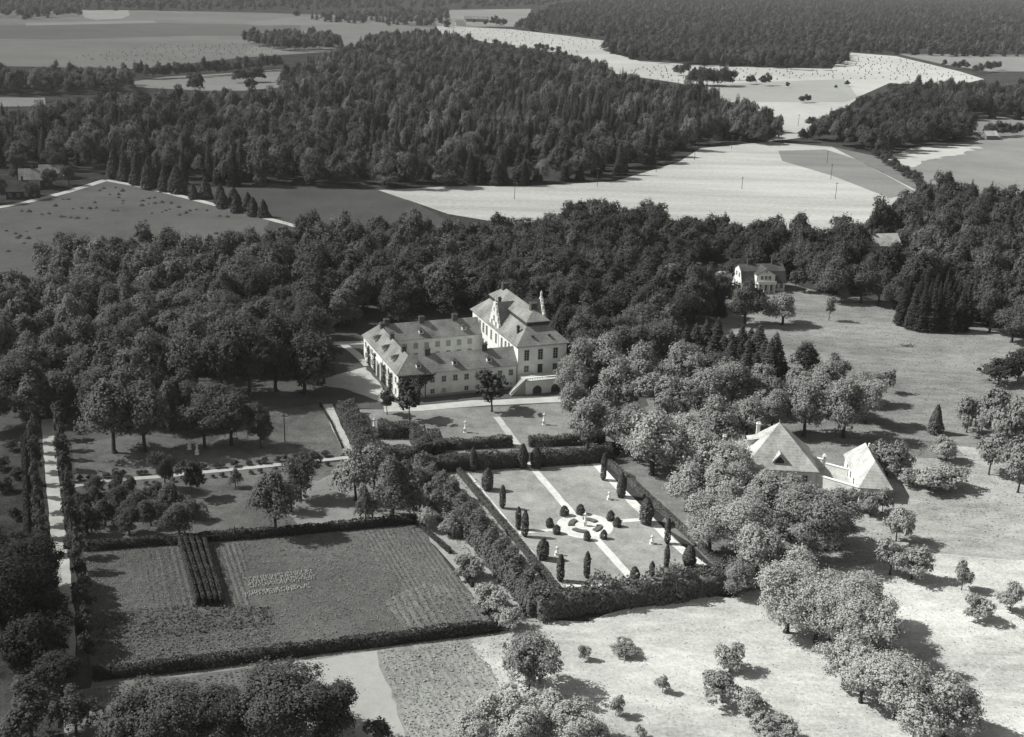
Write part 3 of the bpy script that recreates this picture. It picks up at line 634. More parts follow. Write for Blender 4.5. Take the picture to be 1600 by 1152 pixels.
wall((FBc + (PBc - FBc) * .46, PBc), 1.5, .35, 'low back yard wall running up to the outbuilding')
gp = thing('gate_pillar', (mid[0], mid[1], 0), fa, 'white gate pillar at the back of the walled yard', 'pillar')
MB().box(0.02, .6, -.3, .3, 0, 3.0).obj('shaft', WHITE, gp); MB().frustum((-.06, .68, -.38, .38), (.2, .42, -.1, .1), 3.0, 3.5).obj('cap', STONE, gp)
sheet('yard', [FRc, PLc, PBc, FBc], LANE, world=True)

# ------------------------------------------------------------------ the manor across the meadow
m0 = at(1160, 441, 3.2); mr_ = R(10); MW, MD = 14.6, 9.0
mn = thing('manor', (m0[0], m0[1], 0), mr_, 'white manor villa with a dark mansard roof and a pedimented front porch', 'house')
MB().prism([(0,0),(0,3.2),(1.5,6.3),(MD/2,8.0),(MD-1.5,6.3),(MD,3.2),(MD,0)], 'x', 0, MW).obj('wall', WHITE, mn)
for a, b in (((-.35,2.7),(1.35,6.45)), ((1.35,6.45),(MD/2,8.2)), ((MD/2,8.2),(MD-1.35,6.45)), ((MD-1.35,6.45),(MD+.35,2.7))):
    slab('roof', [[(-.3,a[0],a[1]),(MW+.3,a[0],a[1]),(MW+.3,b[0],b[1]),(-.3,b[0],b[1])]], .14, ROOFD, mn)
MB().prism([(4.2,0),(4.2,6.0),(7.3,7.9),(10.4,6.0),(10.4,0)], 'y', -1.5, 3.0).obj('front_bay', WHITE, mn)
slab('pediment_roof', [[(3.9,-1.8,5.85),(7.3,-1.8,8.0),(7.3,4,8.0),(3.9,4,5.85)], [(10.7,-1.8,5.85),(7.3,-1.8,8.0),(7.3,4,8.0),(10.7,4,5.85)]], .14, ROOFD, mn)
MB().box(4.0, 10.6, -1.68, -1.503, 5.75, 5.98).obj('cornice', STONE, mn)
for X in (6.0, 7.3, 8.6): window(mn, (X, -1.503, 4.9), '-y', .8, 1.1, 2, 2)
window(mn, (7.3, -1.503, 6.9), '-y', .5, .5, 2, 2)
MB().box(4.2, 10.4, -3.2, -1.51, 3.1, 3.35).obj('balcony', STONE, mn)
MB().box(4.2, 10.4, -3.2, -3.1, 3.36, 4.1).obj('railing', WHITE, mn)
for X in (4.6, 6.4, 8.2, 10.0): MB().lathe([(.24, 0), (.18, .3), (.16, 2.9), (.24, 3.1)], 10, X, -2.9).obj('column', WHITE, mn)
for X in (5.4, 7.3, 9.2): window(mn, (X, -1.503, 1.6), '-y', .9, 1.9, 2, 3)
for X in (1.2, 3.0, 11.6, 13.4): window(mn, (X, -.003, 1.7), '-y', .85, 1.4, 2, 3)
for Y in (2.2, 4.5, 6.8): window(mn, (-.003, Y, 1.7), '-x', .85, 1.4, 2, 3)
for Y in (3.2, 5.8): window(mn, (-.003, Y, 4.9), '-x', .8, 1.2, 2, 2)
chimney(mn, 11.5, MD/2, 7.4, 9.4, .45, .4, BRICK); chimney(mn, 3.2, MD/2, 7.4, 9.4, .45, .4, BRICK)

def cottage(name, base, rz, w, dp, he, hr, wm, rm, label, cat='house', chim=None, wins=True):
    o = thing(name, (base[0], base[1], 0), rz, label, cat)
    MB().prism([(0,0),(0,he),(dp/2,hr),(dp,he),(dp,0)], 'x', 0, w).obj('wall', wm, o)
    s = (hr-he)/(dp/2)
    slab('roof', [[(-.4,-.5,he-.5*s+.06),(w+.4,-.5,he-.5*s+.06),(w+.4,dp/2,hr+.06),(-.4,dp/2,hr+.06)], [(-.4,dp+.5,he-.5*s+.06),(w+.4,dp+.5,he-.5*s+.06),(w+.4,dp/2,hr+.06),(-.4,dp/2,hr+.06)]], .16, rm, o)
    if wins:
        for k in range(max(1, int(w/3.2))): window(o, (1.6+3.1*k, -.003, he*.5), '-y', .9, 1.1, 2, 2)
        window(o, (-.003, dp/2, he*.5), '-x', .9, 1.1, 2, 2); window(o, (w+.003, dp/2, he*.5), '+x', .9, 1.1, 2, 2)
    if chim: chimney(o, w*chim, dp/2, hr-.6, hr+1.2, .4, .4, BRICK)
    return o
cottage('cottage', at2((10, 312)), R(18), 13, 8, 3.6, 7.2, DARKWOOD, ROOFD, 'dark timber farm cottage nearest the lane at the edge of the hay field', chim=.5)
cottage('cottage', at2((32, 297)), R(20), 13, 9, 4.4, 8.4, DARKWOOD, ROOF, 'two-storey dark cottage with a paler roof behind the lane-side cottage', chim=.4)
cottage('barn', at2((62, 281)), R(15), 10, 7, 3.2, 6.2, WOOD, ROOF, 'small pale-roofed barn under the trees beside the farm lane', 'barn', wins=False)
cottage('shed', at2((97, 281)), R(10), 4.5, 3, 2.2, 3.4, WOOD, ROOFL, 'tiny white-roofed shed by the bend of the farm lane', 'shed', wins=False)
cottage('shed', at2((-6, 459)), R(35), 7, 6, 3.0, 5.6, DARKWOOD, ROOFD, 'dark gabled shed at the edge of the park trees', 'shed')
cottage('villa', at2((1347, 406)), R(14), 15, 8, 5.2, 8.6, WHITE, ROOFL, 'white villa half hidden in the wood above the meadow', chim=.3)
cottage('farm_building', at2((712, 40)), R(5), 16, 9, 5, 9, WHITE, ROOF, 'small white farm building alone on the farthest light field', 'farmhouse', wins=False)
cottage('farm_building', at2((726, 34)), R(5), 40, 12, 5, 9, WOOD, ROOF, 'long grey barn behind the far white farm building', 'barn', wins=False)
cottage('hut', at2((1541, 219)), R(15), 8, 6, 3.0, 5.4, WOOD, ROOFL, 'grey field hut at the edge of the eastern wood', 'hut', wins=False)

# ------------------------------------------------------------------ trees one can point at
ORD = 'first second third fourth fifth sixth seventh eighth ninth tenth eleventh twelfth thirteenth fourteenth fifteenth sixteenth seventeenth eighteenth nineteenth twentieth'.split()
def nth(i):
    return ORD[i] if i < 20 else (('twenty-' if i < 30 else 'thirty-') + ORD[i % 10] if i < 39 and i % 10 != 9 else 'number %d' % (i + 1))
BLOCK = []                                   # (x, y, r) of placed trees, so that woods leave them room
NTREE = [0]
def group_trees(name, cat, where, rows, group, shape='round', order='from the left', bases=True):
    """rows: (x, y, height, radius, tone[, shape[, own label]]) at photo pixels; each gets a label with its place in its group"""
    rows = sorted(rows, key=lambda q: q[0])
    for i, q in enumerate(rows):
        sh = q[5] if len(q) > 5 and q[5] else shape
        lab = q[6] if len(q) > 6 else '%s %s, %s %s' % (cat, where, nth(i), order)
        p = at2(q[:2]); plant(name, sh, p, q[2], q[3], q[4], lab, cat, group)
        BLOCK.append((p[0], p[1], q[3])); NTREE[0] += name == 'broadleaf_tree'
T1, T2, T3 = 0.12, 0.25, 0.34               # dark oak and maple, then two paler greys with light-leak glow put into the leaf colour
group_trees('broadleaf_tree', 'tree', 'in front of the castle wing', [
    (605,648,6.5,2.1,.05,'small','slender dark tree at the corner of the castle wing'), (640,657,9,3.4,.06,'small','round dark tree in front of the near wing of the castle'),
    (768,643,9.5,4.3,.06,'small','spreading dark tree below the castle terrace stairs')], 'trees before the castle')
group_trees('broadleaf_tree', 'tree', 'in the grove between castle and meadow', [
    (893,668,11,4.6,T2),(888,630,11.5,4.2,T2),(925,700,12,5.5,T2),(905,605,12,5.0,T2),(960,655,14,6.2,T2),(940,600,13,6.0,T2),(985,712,11,5.5,T2),(1018,742,15,7.4,T3),(1075,735,12,6,T3),
    (1120,715,13,6,T2),(1165,700,12,5.4,T2),(1040,672,14,6.5,T2),(1095,662,14,6.4,T2),(1000,620,13.5,6.0,T2),(1060,612,14,6.3,T2),(1140,648,13.5,6.2,T2),(1185,640,12.5,5.6,T2),(1205,678,11,4.8,T2),(1035,575,12,5.2,T1),(985,578,12,5.6,T1),(1110,610,11,5,T1)], 'trees of the castle grove')
group_trees('broadleaf_tree', 'tree', 'in the clump behind the outbuilding', [
    (1255,682,14,5.6,T2),(1318,684,14.5,6.2,T2),(1352,662,10.5,4.8,T3),(1285,648,13,5.8,T2),(1240,640,11.5,5,T2),(1300,615,10,4.6,T2),(1345,630,9,4.3,T2)], 'trees behind the outbuilding')
group_trees('broadleaf_tree', 'tree', 'by the lane-side cottages', [(78,296,9.5,3.4,.07),(50,312,8,3.0,.06),(-2,318,11,4.2,.06),(108,290,9,3.6,.07),(28,286,12,4.5,.06),(88,276,12,4.6,.06)], 'trees by the cottages')
group_trees('broadleaf_tree', 'tree', 'near the manor villa', [
    (1163,507,12.5,6.0,.08,None,'dark round tree in front of the manor villa'),(1222,508,10.5,5.6,T2,None,'pale round tree below the manor villa porch'),(1243,456,7.5,3.0,T1,'small','small tree at the end wall of the manor villa'),
    (1255,588,9,4.8,.06,'loose','dark bushy tree at the edge of the meadow'),(1085,505,13,7.2,.07,None,'broad dark tree down the slope from the manor villa'),(1058,452,9.5,4.6,T2,None,'pale tree beside the manor drive'),
    (1295,501,7.5,1.8,.22,'small','single pale young tree standing free on the meadow'),(1385,614,6.5,2.0,T2,'small','little tree with a long shadow on the meadow'),
    (1315,474,6.0,2.2,.2,'bush','pale bush at the wood edge above the meadow')], None)
group_trees('broadleaf_tree', 'tree', 'among the trees below the farmhouse', [
    (1075,795,9.5,4.6,T3),(1118,808,12,5.6,T3),(1108,862,11,5.4,T3),(1160,875,13,6.2,T3),(1208,838,12.5,6.0,T2),(1262,880,14,7.0,T2),(1295,850,10.5,5.0,T2),(1180,912,11,4.6,T3),(1150,932,6.5,2.8,T2),
    (1196,800,8.5,4.4,T3),(1128,762,11,5.0,T3),(1088,748,10.5,4.6,T3),(1150,790,8.5,4.4,T3),(1237,815,8,3.6,T3),(1270,822,7.5,3.4,T2)], 'trees below the farmhouse')
group_trees('broadleaf_tree', 'tree', 'in the pale thicket by the pale meadow', [
    (1228,988,11.5,5.6,.38),(1275,1005,11.5,5.4,.38),(1325,1018,11.5,5.4,.38),(1368,1046,11.5,4.0,.38),(1240,930,9,4.2,.38),(1300,1000,12,5.6,.38),(1318,1070,8.5,4.2,.38),(1398,1120,10,5.6,.38),(1345,1098,8.5,4.0,.38),(1350,985,9,4.6,.38),  # thicket leaves lightened, light-leak glow put into their tone
    (1472,1150,9,4.8,.38),(1425,1165,8.5,4.6,.38)], 'trees of the pale thicket')
group_trees('broadleaf_tree', 'tree', 'at the lower edge of the pale meadow', [
    (825,1082,10,4.3,T2,None,'round tree alone beside the weedy plot'),(790,1150,7.5,3.8,.4),(850,1148,7,3.6,.4),(880,1168,7.5,4.2,.4),(735,1172,5.5,3.0,.38),(915,1182,6,3.2,.4),(815,1175,7,3.6,.4)], None)  # the palest greys hold the light-leak flare in the leaf colour
BUSH = [(1478,720,5.5,3.0,T3),(1450,766,5.5,4.2,T3),(1478,764,5.5,4.4,T3),(1385,745,8,3.8,T2),(1400,846,7.5,3.2,T3),(1330,796,5,2.2,T2),(1360,806,5,2.2,T2),(1378,802,5,2.2,T2),(1424,905,6,3.4,T3),(1390,898,6.5,3.2,T3),(1502,922,5,1.9,T2),(1528,968,4.6,2.6,T3),(1578,955,5,2.4,T3),
  (1560,602,7.5,4.8,.06),(1590,596,8.5,4.2,.05),(1510,676,9.5,3.8,T2),(1545,690,12,4.8,T2),(1582,712,12.5,5.0,T2),(1545,742,10.5,4.2,T2),(1590,770,10.5,4.8,T2),(1405,742,6,3.2,T3),(1420,760,4,2.6,T3)]
group_trees('bush', 'bush', 'on the meadow beyond the outbuilding', BUSH, 'bushes on the meadow', 'bush')
group_trees('bush', 'bush', 'on the pale meadow', [(1128,1098,5.5,3.0,T2),(1165,1118,4.6,2.6,T3),(1196,1168,4.5,2.8,T3),(912,1030,2.6,1.1,T3),(972,1022,1.9,2.4,T2),(1035,1082,2.6,1.2,T3),(962,1118,3.4,1.1,T3),(1140,1050,4.5,2.4,T3),(1000,1155,2,1.0,T3),(1230,1160,4,2.4,T3)], 'bushes on the pale meadow', 'bush')
group_trees('broadleaf_tree', 'tree', 'in the foreground below the kitchen garden', [
    (268,1172,10.5,5.8,.085),(440,1160,11.5,7.2,.08),(205,1175,9,4.6,.075),(352,1172,9,5.2,.07),(520,1170,9,4.0,.065),(592,1168,4.6,1.8,.09,'small','small bush-like tree at the foot of the bare plot'),
    (120,1150,8,3.4,.07,'loose'),(50,1160,9,4.4,.07,'loose')], 'foreground trees')
group_trees('broadleaf_tree', 'tree', 'in the dark clump beyond the avenue', [
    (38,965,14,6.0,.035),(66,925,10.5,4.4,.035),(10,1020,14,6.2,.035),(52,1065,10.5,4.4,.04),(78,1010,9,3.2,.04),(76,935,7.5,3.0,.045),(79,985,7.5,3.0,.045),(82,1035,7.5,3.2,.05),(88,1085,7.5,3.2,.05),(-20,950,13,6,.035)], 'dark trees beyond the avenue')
# orchard
group_trees('fruit_tree', 'fruit tree', 'on the orchard lawn', [
    (138,836,6,2.5,.06),(165,822,5.6,2.6,.06),(186,798,5.6,2.6,.06),(150,796,5.2,2.4,.06),(202,836,6,2.9,.06),(215,806,5.6,2.6,.07),(236,822,5.6,2.6,.07),(243,792,5.2,2.5,.07),(184,768,4.6,2.1,.06),(152,775,4.6,2.2,.06),(126,806,5,2.3,.05),(120,838,5.5,2.4,.05),
    (206,772,4.2,1.6,.07),(268,800,6.6,2.9,.08),(281,842,7.6,3.4,.07),(300,812,5,2.4,.07),(368,762,4.4,1.4,.1),(455,800,7,2.8,T1)], 'orchard trees', 'loose')
group_trees('broadleaf_tree', 'tree', 'in the orchard', [
    (258,764,8,2.7,.06,None,'dark round-headed tree beside the path above the orchard'),(300,778,8.5,2.6,.055,'small','dark tree on a thin stem below the garden path'),
    (432,832,13,4.3,.1,'tall','tall light tree at the upper hedge of the kitchen garden'),(470,782,9.5,3.6,.07,None,'dark round tree behind the tall light orchard tree'),
    (556,782,12,4.4,T2,'loose','loose pale tree at the end of the garden path'),(612,806,12.5,4.4,.11,'tall','tall bushy tree beside the clipped hornbeam hedge'),(572,816,7.5,1.9,.1,'tall','narrow little tree in front of the loose pale tree'),
    (585,765,10.5,3.8,T2,'loose','pale feathery tree between the loose pale tree and the hornbeam hedge'),(650,772,6.5,2.6,T2,'bush','round bush against the hornbeam hedge')], None)
group_trees('bush', 'bush', 'between the hornbeam hedge and the kitchen garden', [(668,826,4.6,2.1,T3),(700,838,3.6,1.8,T3),(735,902,4.4,3.0,T2),(770,952,4.6,3.1,T3),(795,985,4,2.4,T3),(655,800,5,2.2,T3)], 'bushes beside the kitchen garden', 'bush')
# the west park
group_trees('broadleaf_tree', 'tree', 'in the big clump above the garden path', [
    (180,708,17,6.2,.1,'tall','huge pale-topped tree above the garden path'),(226,706,16,6.2,.085),(208,655,18,7,.1),(268,672,11,3.6,.1,'tall'),(320,700,11,5.4,.07),(362,697,12,5.4,.07),(408,700,9.5,3.3,.065),(335,660,10.5,5,.08),(160,660,14,5.6,.08),(290,650,12,5,.07)], 'trees of the lawn clump')
group_trees('broadleaf_tree', 'tree', 'in the tall row left of the castle forecourt', [
    (308,612,19,6.4,.09),(352,622,20,6.4,.065),(392,626,20,6.8,.06),(432,612,19,6.0,.055),(476,616,15,7,.065),(505,600,14,5.5,.065),(455,590,17,6.2,.055)], 'trees left of the forecourt')
# avenue
L_ROW = [(52,676),(53,692),(54,707),(55,722),(56,738),(58,757),(60,778),(62,800),(63,822),(65,842),(68,866)]
R_ROW = [(94,672),(95,687),(97,703),(99,718),(101,735),(103,752),(107,775),(110,798),(113,820),(116,845),(120,870),(124,893),(128,918),(131,944),(133,968),(135,992),(136,1018),(138,1046)]
for side, row in (('left', L_ROW), ('right', R_ROW)):
    for i, p in enumerate(row):
        w_ = at2((p[0] + random.uniform(-1.5, 1.5), p[1])); h = random.uniform(5.4, 7.4)
        plant('avenue_tree', 'small', w_, h, h * random.uniform(.2, .26), random.uniform(.055, .08), 'slim avenue tree in the %s row of the pale road, %s from its far end' % (side, nth(i)), 'tree', 'trees lining the straight avenue')
        BLOCK.append((w_[0], w_[1], 2))
group_trees('bush', 'bush', 'in the dark garden beyond the avenue', [(18,705,2.6,1.6,.06),(28,748,2.2,1.5,.06),(8,770,3,1.8,.06),(22,812,2.4,1.5,.055),(2,735,3,2,.06),(30,850,2.6,1.5,.05),(14,868,3,1.9,.05)], 'bushes beyond the avenue', 'bush')
# conical trees on the lane
CONE = [(196,283,13,3.4),(214,290,13.5,3.2),(233,296,13.5,3.8),(246,290,14,3.2),(258,300,11,3.2),(277,302,12,4.2),(180,278,14,3.6),(303,312,6.5,2.2),(322,311,9,3.2),(345,320,8.5,3.2),(348,326,7,2.6),(366,318,6.5,3),(370,333,7.5,2.8),(388,330,7.5,2.6),(396,338,7.5,3),(412,340,7,2.8)]
group_trees('conical_tree', 'tree', 'along the farm lane', [(x, y, h, r, .06) for x, y, h, r in CONE], 'conical trees along the farm lane', 'cone')
# conifers
SPR = [(1408,508),(1424,514),(1438,517),(1452,518),(1466,518),(1482,519),(1498,517),(1415,494),(1432,500),(1448,503),(1462,504),(1476,505),(1492,505),(1507,508),(1440,488),(1458,488),(1474,490),(1490,490),(1506,492),(1518,500)]
group_trees('spruce_tree', 'spruce', 'in the dark stand at the top of the meadow', [(x, y, random.uniform(12, 16), random.uniform(2.3, 3.0), random.uniform(.035, .05)) for x, y in SPR], 'spruces at the top of the meadow', 'spruce')
SP2 = [(1068,560),(1084,556),(1100,550),(1078,578),(1095,574),(1112,568),(1128,562),(1140,552),(1118,545),(1105,590),(1122,586),(1138,580),(1154,572),(1166,562),(1156,552),(1170,548),(1182,560),(1190,574),(1145,596),(1162,592),(1178,586),(1200,580),(1208,568),(1125,602)]
group_trees('spruce_tree', 'spruce', 'in the dark stand behind the grove', [(x, y + 14, random.uniform(8, 12.5), random.uniform(3.2, 4.6), random.uniform(.045, .065)) for x, y in SP2], 'spruces behind the grove', 'spruce')
group_trees('spruce_tree', 'spruce', '', [(1123,494,10.5,2.7,.05,None,'single dark spruce near the manor drive'),(868,560,12,3.0,.05,None,'dark spruce right behind the tall main house of the castle'),(1460,677,6.8,2.0,.1,'cone','small cone-shaped conifer standing alone on the meadow'),(752,520,10,3,.06,None,'dark conifer behind the far wing of the castle')], None, 'spruce')
# broad trees in the eastern wood edge
group_trees('broadleaf_tree', 'tree', 'along the wood edge above the meadow', [(1300,470,14,6,T1),(1345,474,14,5.8,.075),(1372,478,12,5,.07),(1280,455,13,6,.075),(1250,430,14,6,.07),(1545,520,13,5.6,.07),(1580,535,12,5.5,.08),(1560,490,13,5.5,.09),(1395,484,11,4.6,.07)], 'trees along the upper wood edge')

# ------------------------------------------------------------------ the clipped garden
Zg = lambda x, y: (680 + .3*x, 660 + .3*y)
sheet('parterre_lawn', polyw([Zg(158,250), Zg(825,198), Zg(1392,745), Zg(1240,770), Zg(1130,850), Zg(640,862)]), surface('parterre_cover', .28, .34, .35, 2.2, .3), world=True)
GP = surface('parterre_gravel', .58, .22, .5, 4, .1)
ribbon('parterre_path', [Zg(-60,262), Zg(150,245), Zg(470,218), Zg(800,190), Zg(920,182)], 1.5, GP)
ribbon('parterre_path', [Zg(150,245), Zg(425,580), Zg(635,855)], .7, GP)
ribbon('parterre_path', [Zg(640,856), Zg(830,852), Zg(1045,842)], .9, GP)
ribbon('parterre_path', [Zg(815,195), Zg(1010,400), Zg(1230,620), Zg(1390,750)], 1.8, GP)
ribbon('parterre_path', [Zg(495,225), Zg(700,462), Zg(850,622), Zg(1050,845)], 1.5, GP)
ribbon('parterre_path', [Zg(425,580), Zg(640,560)], 1.0, GP); ribbon('parterre_path', [Zg(920,520), Zg(1140,505)], 1.2, GP)
ribbon('parterre_path', [Zg(1215,762), Zg(1395,768)], .9, GP)
cc = at2(Zg(780,542))
def disc(r, n=48, r2=None): return [(cc[0] + r*math.cos(2*math.pi*i/n), cc[1] + r*math.sin(2*math.pi*i/n)) for i in range(n)]
sheet('round_gravel', disc(5.3), GP, world=True)
def column_row(items, name, shape, cat, labf, tone):
    for i, (x, yb, yt, w) in enumerate(items):
        p = at2(Zg(x, yb)); sc_ = F / ((np.array([p[0], p[1], 0]) - [0, 0, CAMH]) @ _f)
        h = (yb - yt) * .3 / sc_ / .92; r = max(w * .3 / sc_ / 2, .42)
        plant(name, shape, p, h, r, tone, labf(i), cat, 'columnar evergreens of the parterre' if cat == 'thuja' else 'clipped ball shrubs round the fountain')
TH_L = [(196,258,135,32),(350,450,328,30),(432,560,440,27),(467,598,458,30),(650,830,685,34)]
TH_R = [(785,210,110,22),(840,210,130,20),(875,303,165,28),(1207,635,495,28),(1203,760,635,24)]
column_row(TH_L, 'columnar_thuja', 'thuja', 'thuja', lambda i: 'narrow clipped thuja on the parterre side by the hornbeam hedge, %s from far' % nth(i), .08)
column_row(TH_R, 'columnar_thuja', 'thuja', 'thuja', lambda i: 'narrow clipped thuja on the parterre side by the grove, %s from far' % nth(i), .09)
column_row([(788,812,670,30),(1035,852,750,42),(1127,800,722,24)], 'columnar_thuja', 'thuja', 'thuja', lambda i: 'narrow thuja by the high lower hedge of the parterre, %s from the left' % nth(i), .09)
column_row([(455,240,115,52),(525,240,130,52)], 'columnar_thuja', 'fatthuja', 'thuja', lambda i: 'stout thuja flanking the gap in the clipped hedge, %s' % ('left of the path' if i == 0 else 'right of the path'), .07)
column_row([(272,355,240,52),(560,715,600,54),(968,392,262,44),(1097,530,390,68),(1320,755,640,58)], 'columnar_thuja', 'fatthuja', 'thuja', lambda i: ['fat cone thuja in the far left corner of the parterre', 'fat cone thuja in the near left part of the parterre', 'fat cone thuja on the grove side of the parterre, the farthest', 'largest fat thuja at the end of the cross path', 'fat cone thuja at the near right corner of the parterre'][i], .1)
column_row([(672,488,436,42),(755,480,428,42),(913,512,460,40),(947,545,495,38),(595,546,498,38),(632,582,534,38),(790,616,566,36),(877,608,560,36)], 'ball_shrub', 'ball', 'shrub',
    lambda i: 'ball shrub on the rim of the round gravel, %s' % ['at the far path, left side', 'at the far path, right side', 'at the right cross path, far side', 'at the right cross path, near side', 'at the left cross path, far side', 'at the left cross path, near side', 'at the near path, left side', 'at the near path, right side'][i], .08)
# four curved beds round the fountain figure
for k in range(4):
    a0 = TH + k*math.pi/2 + .28; m = MB(); n = 10; vs = []
    for i in range(n + 1):
        a = a0 + (math.pi/2 - .56) * i / n
        for rr, z in ((2.1, 0.02), (2.15, .4), (3.15, .4), (3.2, 0.02)): vs.append((cc[0] + rr*math.cos(a), cc[1] + rr*math.sin(a), z))
    m.add(vs, [(4*i+j, 4*i+j+1, 4*i+j+5, 4*i+j+4) for i in range(n) for j in range(3)] + [(0,1,2,3), (4*n+3,4*n+2,4*n+1,4*n)])
    o = m.obj('curved_bed', surface('box_edging', .14, .4, 3, 12, .8, .1) if k == 0 else bpy.data.materials['box_edging'])
    tag(o, 'curved low clipped bed round the garden figure, on the %s side' % ['far right', 'far left', 'near left', 'near right'][k], 'flower bed', 'curved beds of the parterre')
def statue(name, p, h, label, cat='statue', rz=0.0, ped=.35):
    o = thing(name, (p[0], p[1], 0), rz, label, cat); k = h * (1 - ped)
    b = MB(); z1 = h*ped; b.box(-.42,.42,-.42,.42,0,.14); b.box(-.3,.3,-.3,.3,.14,z1-.1); b.box(-.38,.38,-.38,.38,z1-.1,z1); b.obj('pedestal', STONE, o)
    f = MB(); z = lambda t: z1 + k*t
    f.lathe([(.26,z(0)),(.3,z(.06)),(.2,z(.3)),(.17,z(.48)),(.15,z(.58)),(.24,z(.72)),(.24,z(.8)),(.08,z(.84)),(.07,z(.86)),(.12,z(.9)),(.12,z(.95)),(.04,z(1))], 9)
    f.tube((.2,0,z(.79)), (.34,-.12,z(.62)), .07, .05); f.tube((.34,-.12,z(.62)), (.2,-.28,z(.54)), .05, .04)
    f.tube((-.2,0,z(.79)), (-.38,.02,z(.64)), .07, .05); f.tube((-.38,.02,z(.64)), (-.44,-.1,z(.82)), .05, .04)
    f.obj('figure', STONE, o); return o
statue('fountain_figure', cc, 3.0, 'white figure on its pedestal in the middle of the round beds')
for (x, y), lb in (((585,672), 'white statue on the enclosed lawn by the tall clipped hedge'), ((727,676), 'white statue on the lawn in front of the castle wing'), ((850,664), 'white statue on the lawn nearest the grove')):
    statue('statue', at2((x, y)), 3.0, lb)
for (x, y), lb in ((Zg(905,405), 'small white statue on the far right lawn of the parterre'), (Zg(1128,635), 'small white statue on the near right lawn of the parterre'), (Zg(634,694), 'small white statue behind the nearest left thuja')):
    statue('statue', at2((x, y)), 1.9, lb)
statue('statue', at2((296,702)), 2.4, 'pale statue on the lawn below the big park clump, the left one'); statue('statue', at2((308,710)), 2.4, 'pale statue on the lawn below the big park clump, the right one')

# ------------------------------------------------------------------ hedges
def hedge(pts, w, h, tone, label, leaf=.24, dens=9, round_=.3, ragged_=.08, world=False, name='hedge', closed=False):
    """a hedge along a line: a dark body with leaf sprays over its top and both sides"""
    P = np.array(pts, float) if world else polyw(pts)
    c0 = P.mean(0); P = P - c0; V = []; Q = []; Cs = []; Ds = []; nv = 0
    seg = list(zip(P[:-1], P[1:]))
    for a, b in seg:
        L_ = np.hypot(*(b-a)); T = (b-a)/L_; Nn = np.array([-T[1], T[0]]); hw = w/2*.72 - leaf*.3; hh = h*.8 - leaf*.3
        a2, b2 = a + T*leaf*.3, b - T*leaf*.3
        bt = .62 if round_ > .5 else .9
        for p in (a2, b2):
            for s, z, k in ((-1,0,1), (-1,hh*.75,1), (-1,hh,bt), (1,hh,bt), (1,hh*.75,1), (1,0,1)): V.append([*(p + Nn*hw*s*k), z])
        Q += [(nv+i, nv+i+1, nv+7+i, nv+6+i) for i in range(5)] + [(nv, nv+5, nv+4, nv+1), (nv+1, nv+4, nv+3, nv+2), (nv+6, nv+7, nv+10, nv+11), (nv+7, nv+8, nv+9, nv+10)]; nv += 12
        n = int((L_*(w + 2*h) + 2*w*h) * dens * 2.2); per = w + 2*h; s = rng.random(n)*per; t = rng.random(n)*L_
        wob = 1 + ragged_*(np.sin(t*1.3 + s) + np.sin(t*.43 + 2)) + ragged_*.5*rng.normal(size=n)
        side = np.where(s < h, -1, np.where(s > h + w, 1, 0)); zz = np.where(side == -1, s, np.where(side == 1, per - s, h)) * wob
        off = np.where(side == 0, s - h - w/2, side*w/2) * (1 + (wob-1)*.6)
        if round_ > 0:
            k = np.clip((zz/h - (1-round_))/round_, 0, 1); off = np.where(side != 0, off*(1 - .35*k*k*min(1, round_*2)), off*(1-.3*min(1, round_*2)))
            zz = np.where(side == 0, zz - round_*h*.25*np.abs(off/(w/2))**2, zz)
        C = np.c_[(a + T*t[:, None]) + Nn*off[:, None], np.maximum(zz, .05)]
        D = np.c_[Nn*side[:, None], np.where(side == 0, 1.0, .45)]
        Cs.append(C); Ds.append(D)
        ne = int(2*w*h*dens)
        for p, sg in ((a, -1), (b, 1)):
            Cs.append(np.c_[p + Nn*(rng.random((ne//2, 1))-.5)*w, rng.random(ne//2)*h]); Ds.append(np.tile([*(T*sg), .4], (ne//2, 1)))
    LV, LQ = quads(np.concatenate(Cs), np.concatenate(Ds), leaf*.85, rng, .5)
    o = link(name, npmesh(name, np.r_[np.array(V), LV], np.r_[np.array(Q), LQ + nv], LEAF)); o.location = (c0[0], c0[1], 0); o.color = tint(tone)
    return tag(o, label, 'hedge')
hedge([(131,860),(250,851),(450,836),(650,817)], 1.3, 1.7, .06, 'long clipped hedge along the upper edge of the kitchen garden')
hedge([(146,1062),(300,1045),(560,1012),(780,985)], 1.4, 1.9, .06, 'long clipped hedge along the lower edge of the kitchen garden')
hedge([(100,856),(129,853)], 1.2, 1.5, .05, 'short piece of hedge between the avenue and the kitchen garden', name='hedge')
hedge([(654,741),(700,785),(745,840),(800,905),(846,962)], 4.6, 3.8, .13, 'broad shaggy hornbeam hedge running down beside the parterre', .3, 7, .6, .14)
hedge([(630,750),(672,790),(720,842)], 2.6, 3.0, .16, 'loose paler hedge in front of the hornbeam hedge', .3, 6, .6, .2)
hedge([(716,738),(800,838),(872,928)], 1.0, 1.1, .12, 'low narrow hedge along the left path of the parterre', .16, 22, .2, .06)
hedge([(948,722),(1040,806),(1132,892)], 1.1, 1.2, .14, 'low hedge along the grove side of the parterre', .18, 18, .2, .06)
hedge([(648,738),(815,729)], 2.2, 3.4, .1, 'tall clipped hedge between castle lawn and parterre, left of the path gap', .24, 10, .25)
hedge([(838,728),(955,720)], 2.2, 3.4, .1, 'tall clipped hedge between castle lawn and parterre, right of the path gap', .24, 10, .25)
hedge([(690,702),(800,697)], 1.8, 2.2, .11, 'lower clipped hedge behind the tall one, left of the path gap', .24, 10, .25)
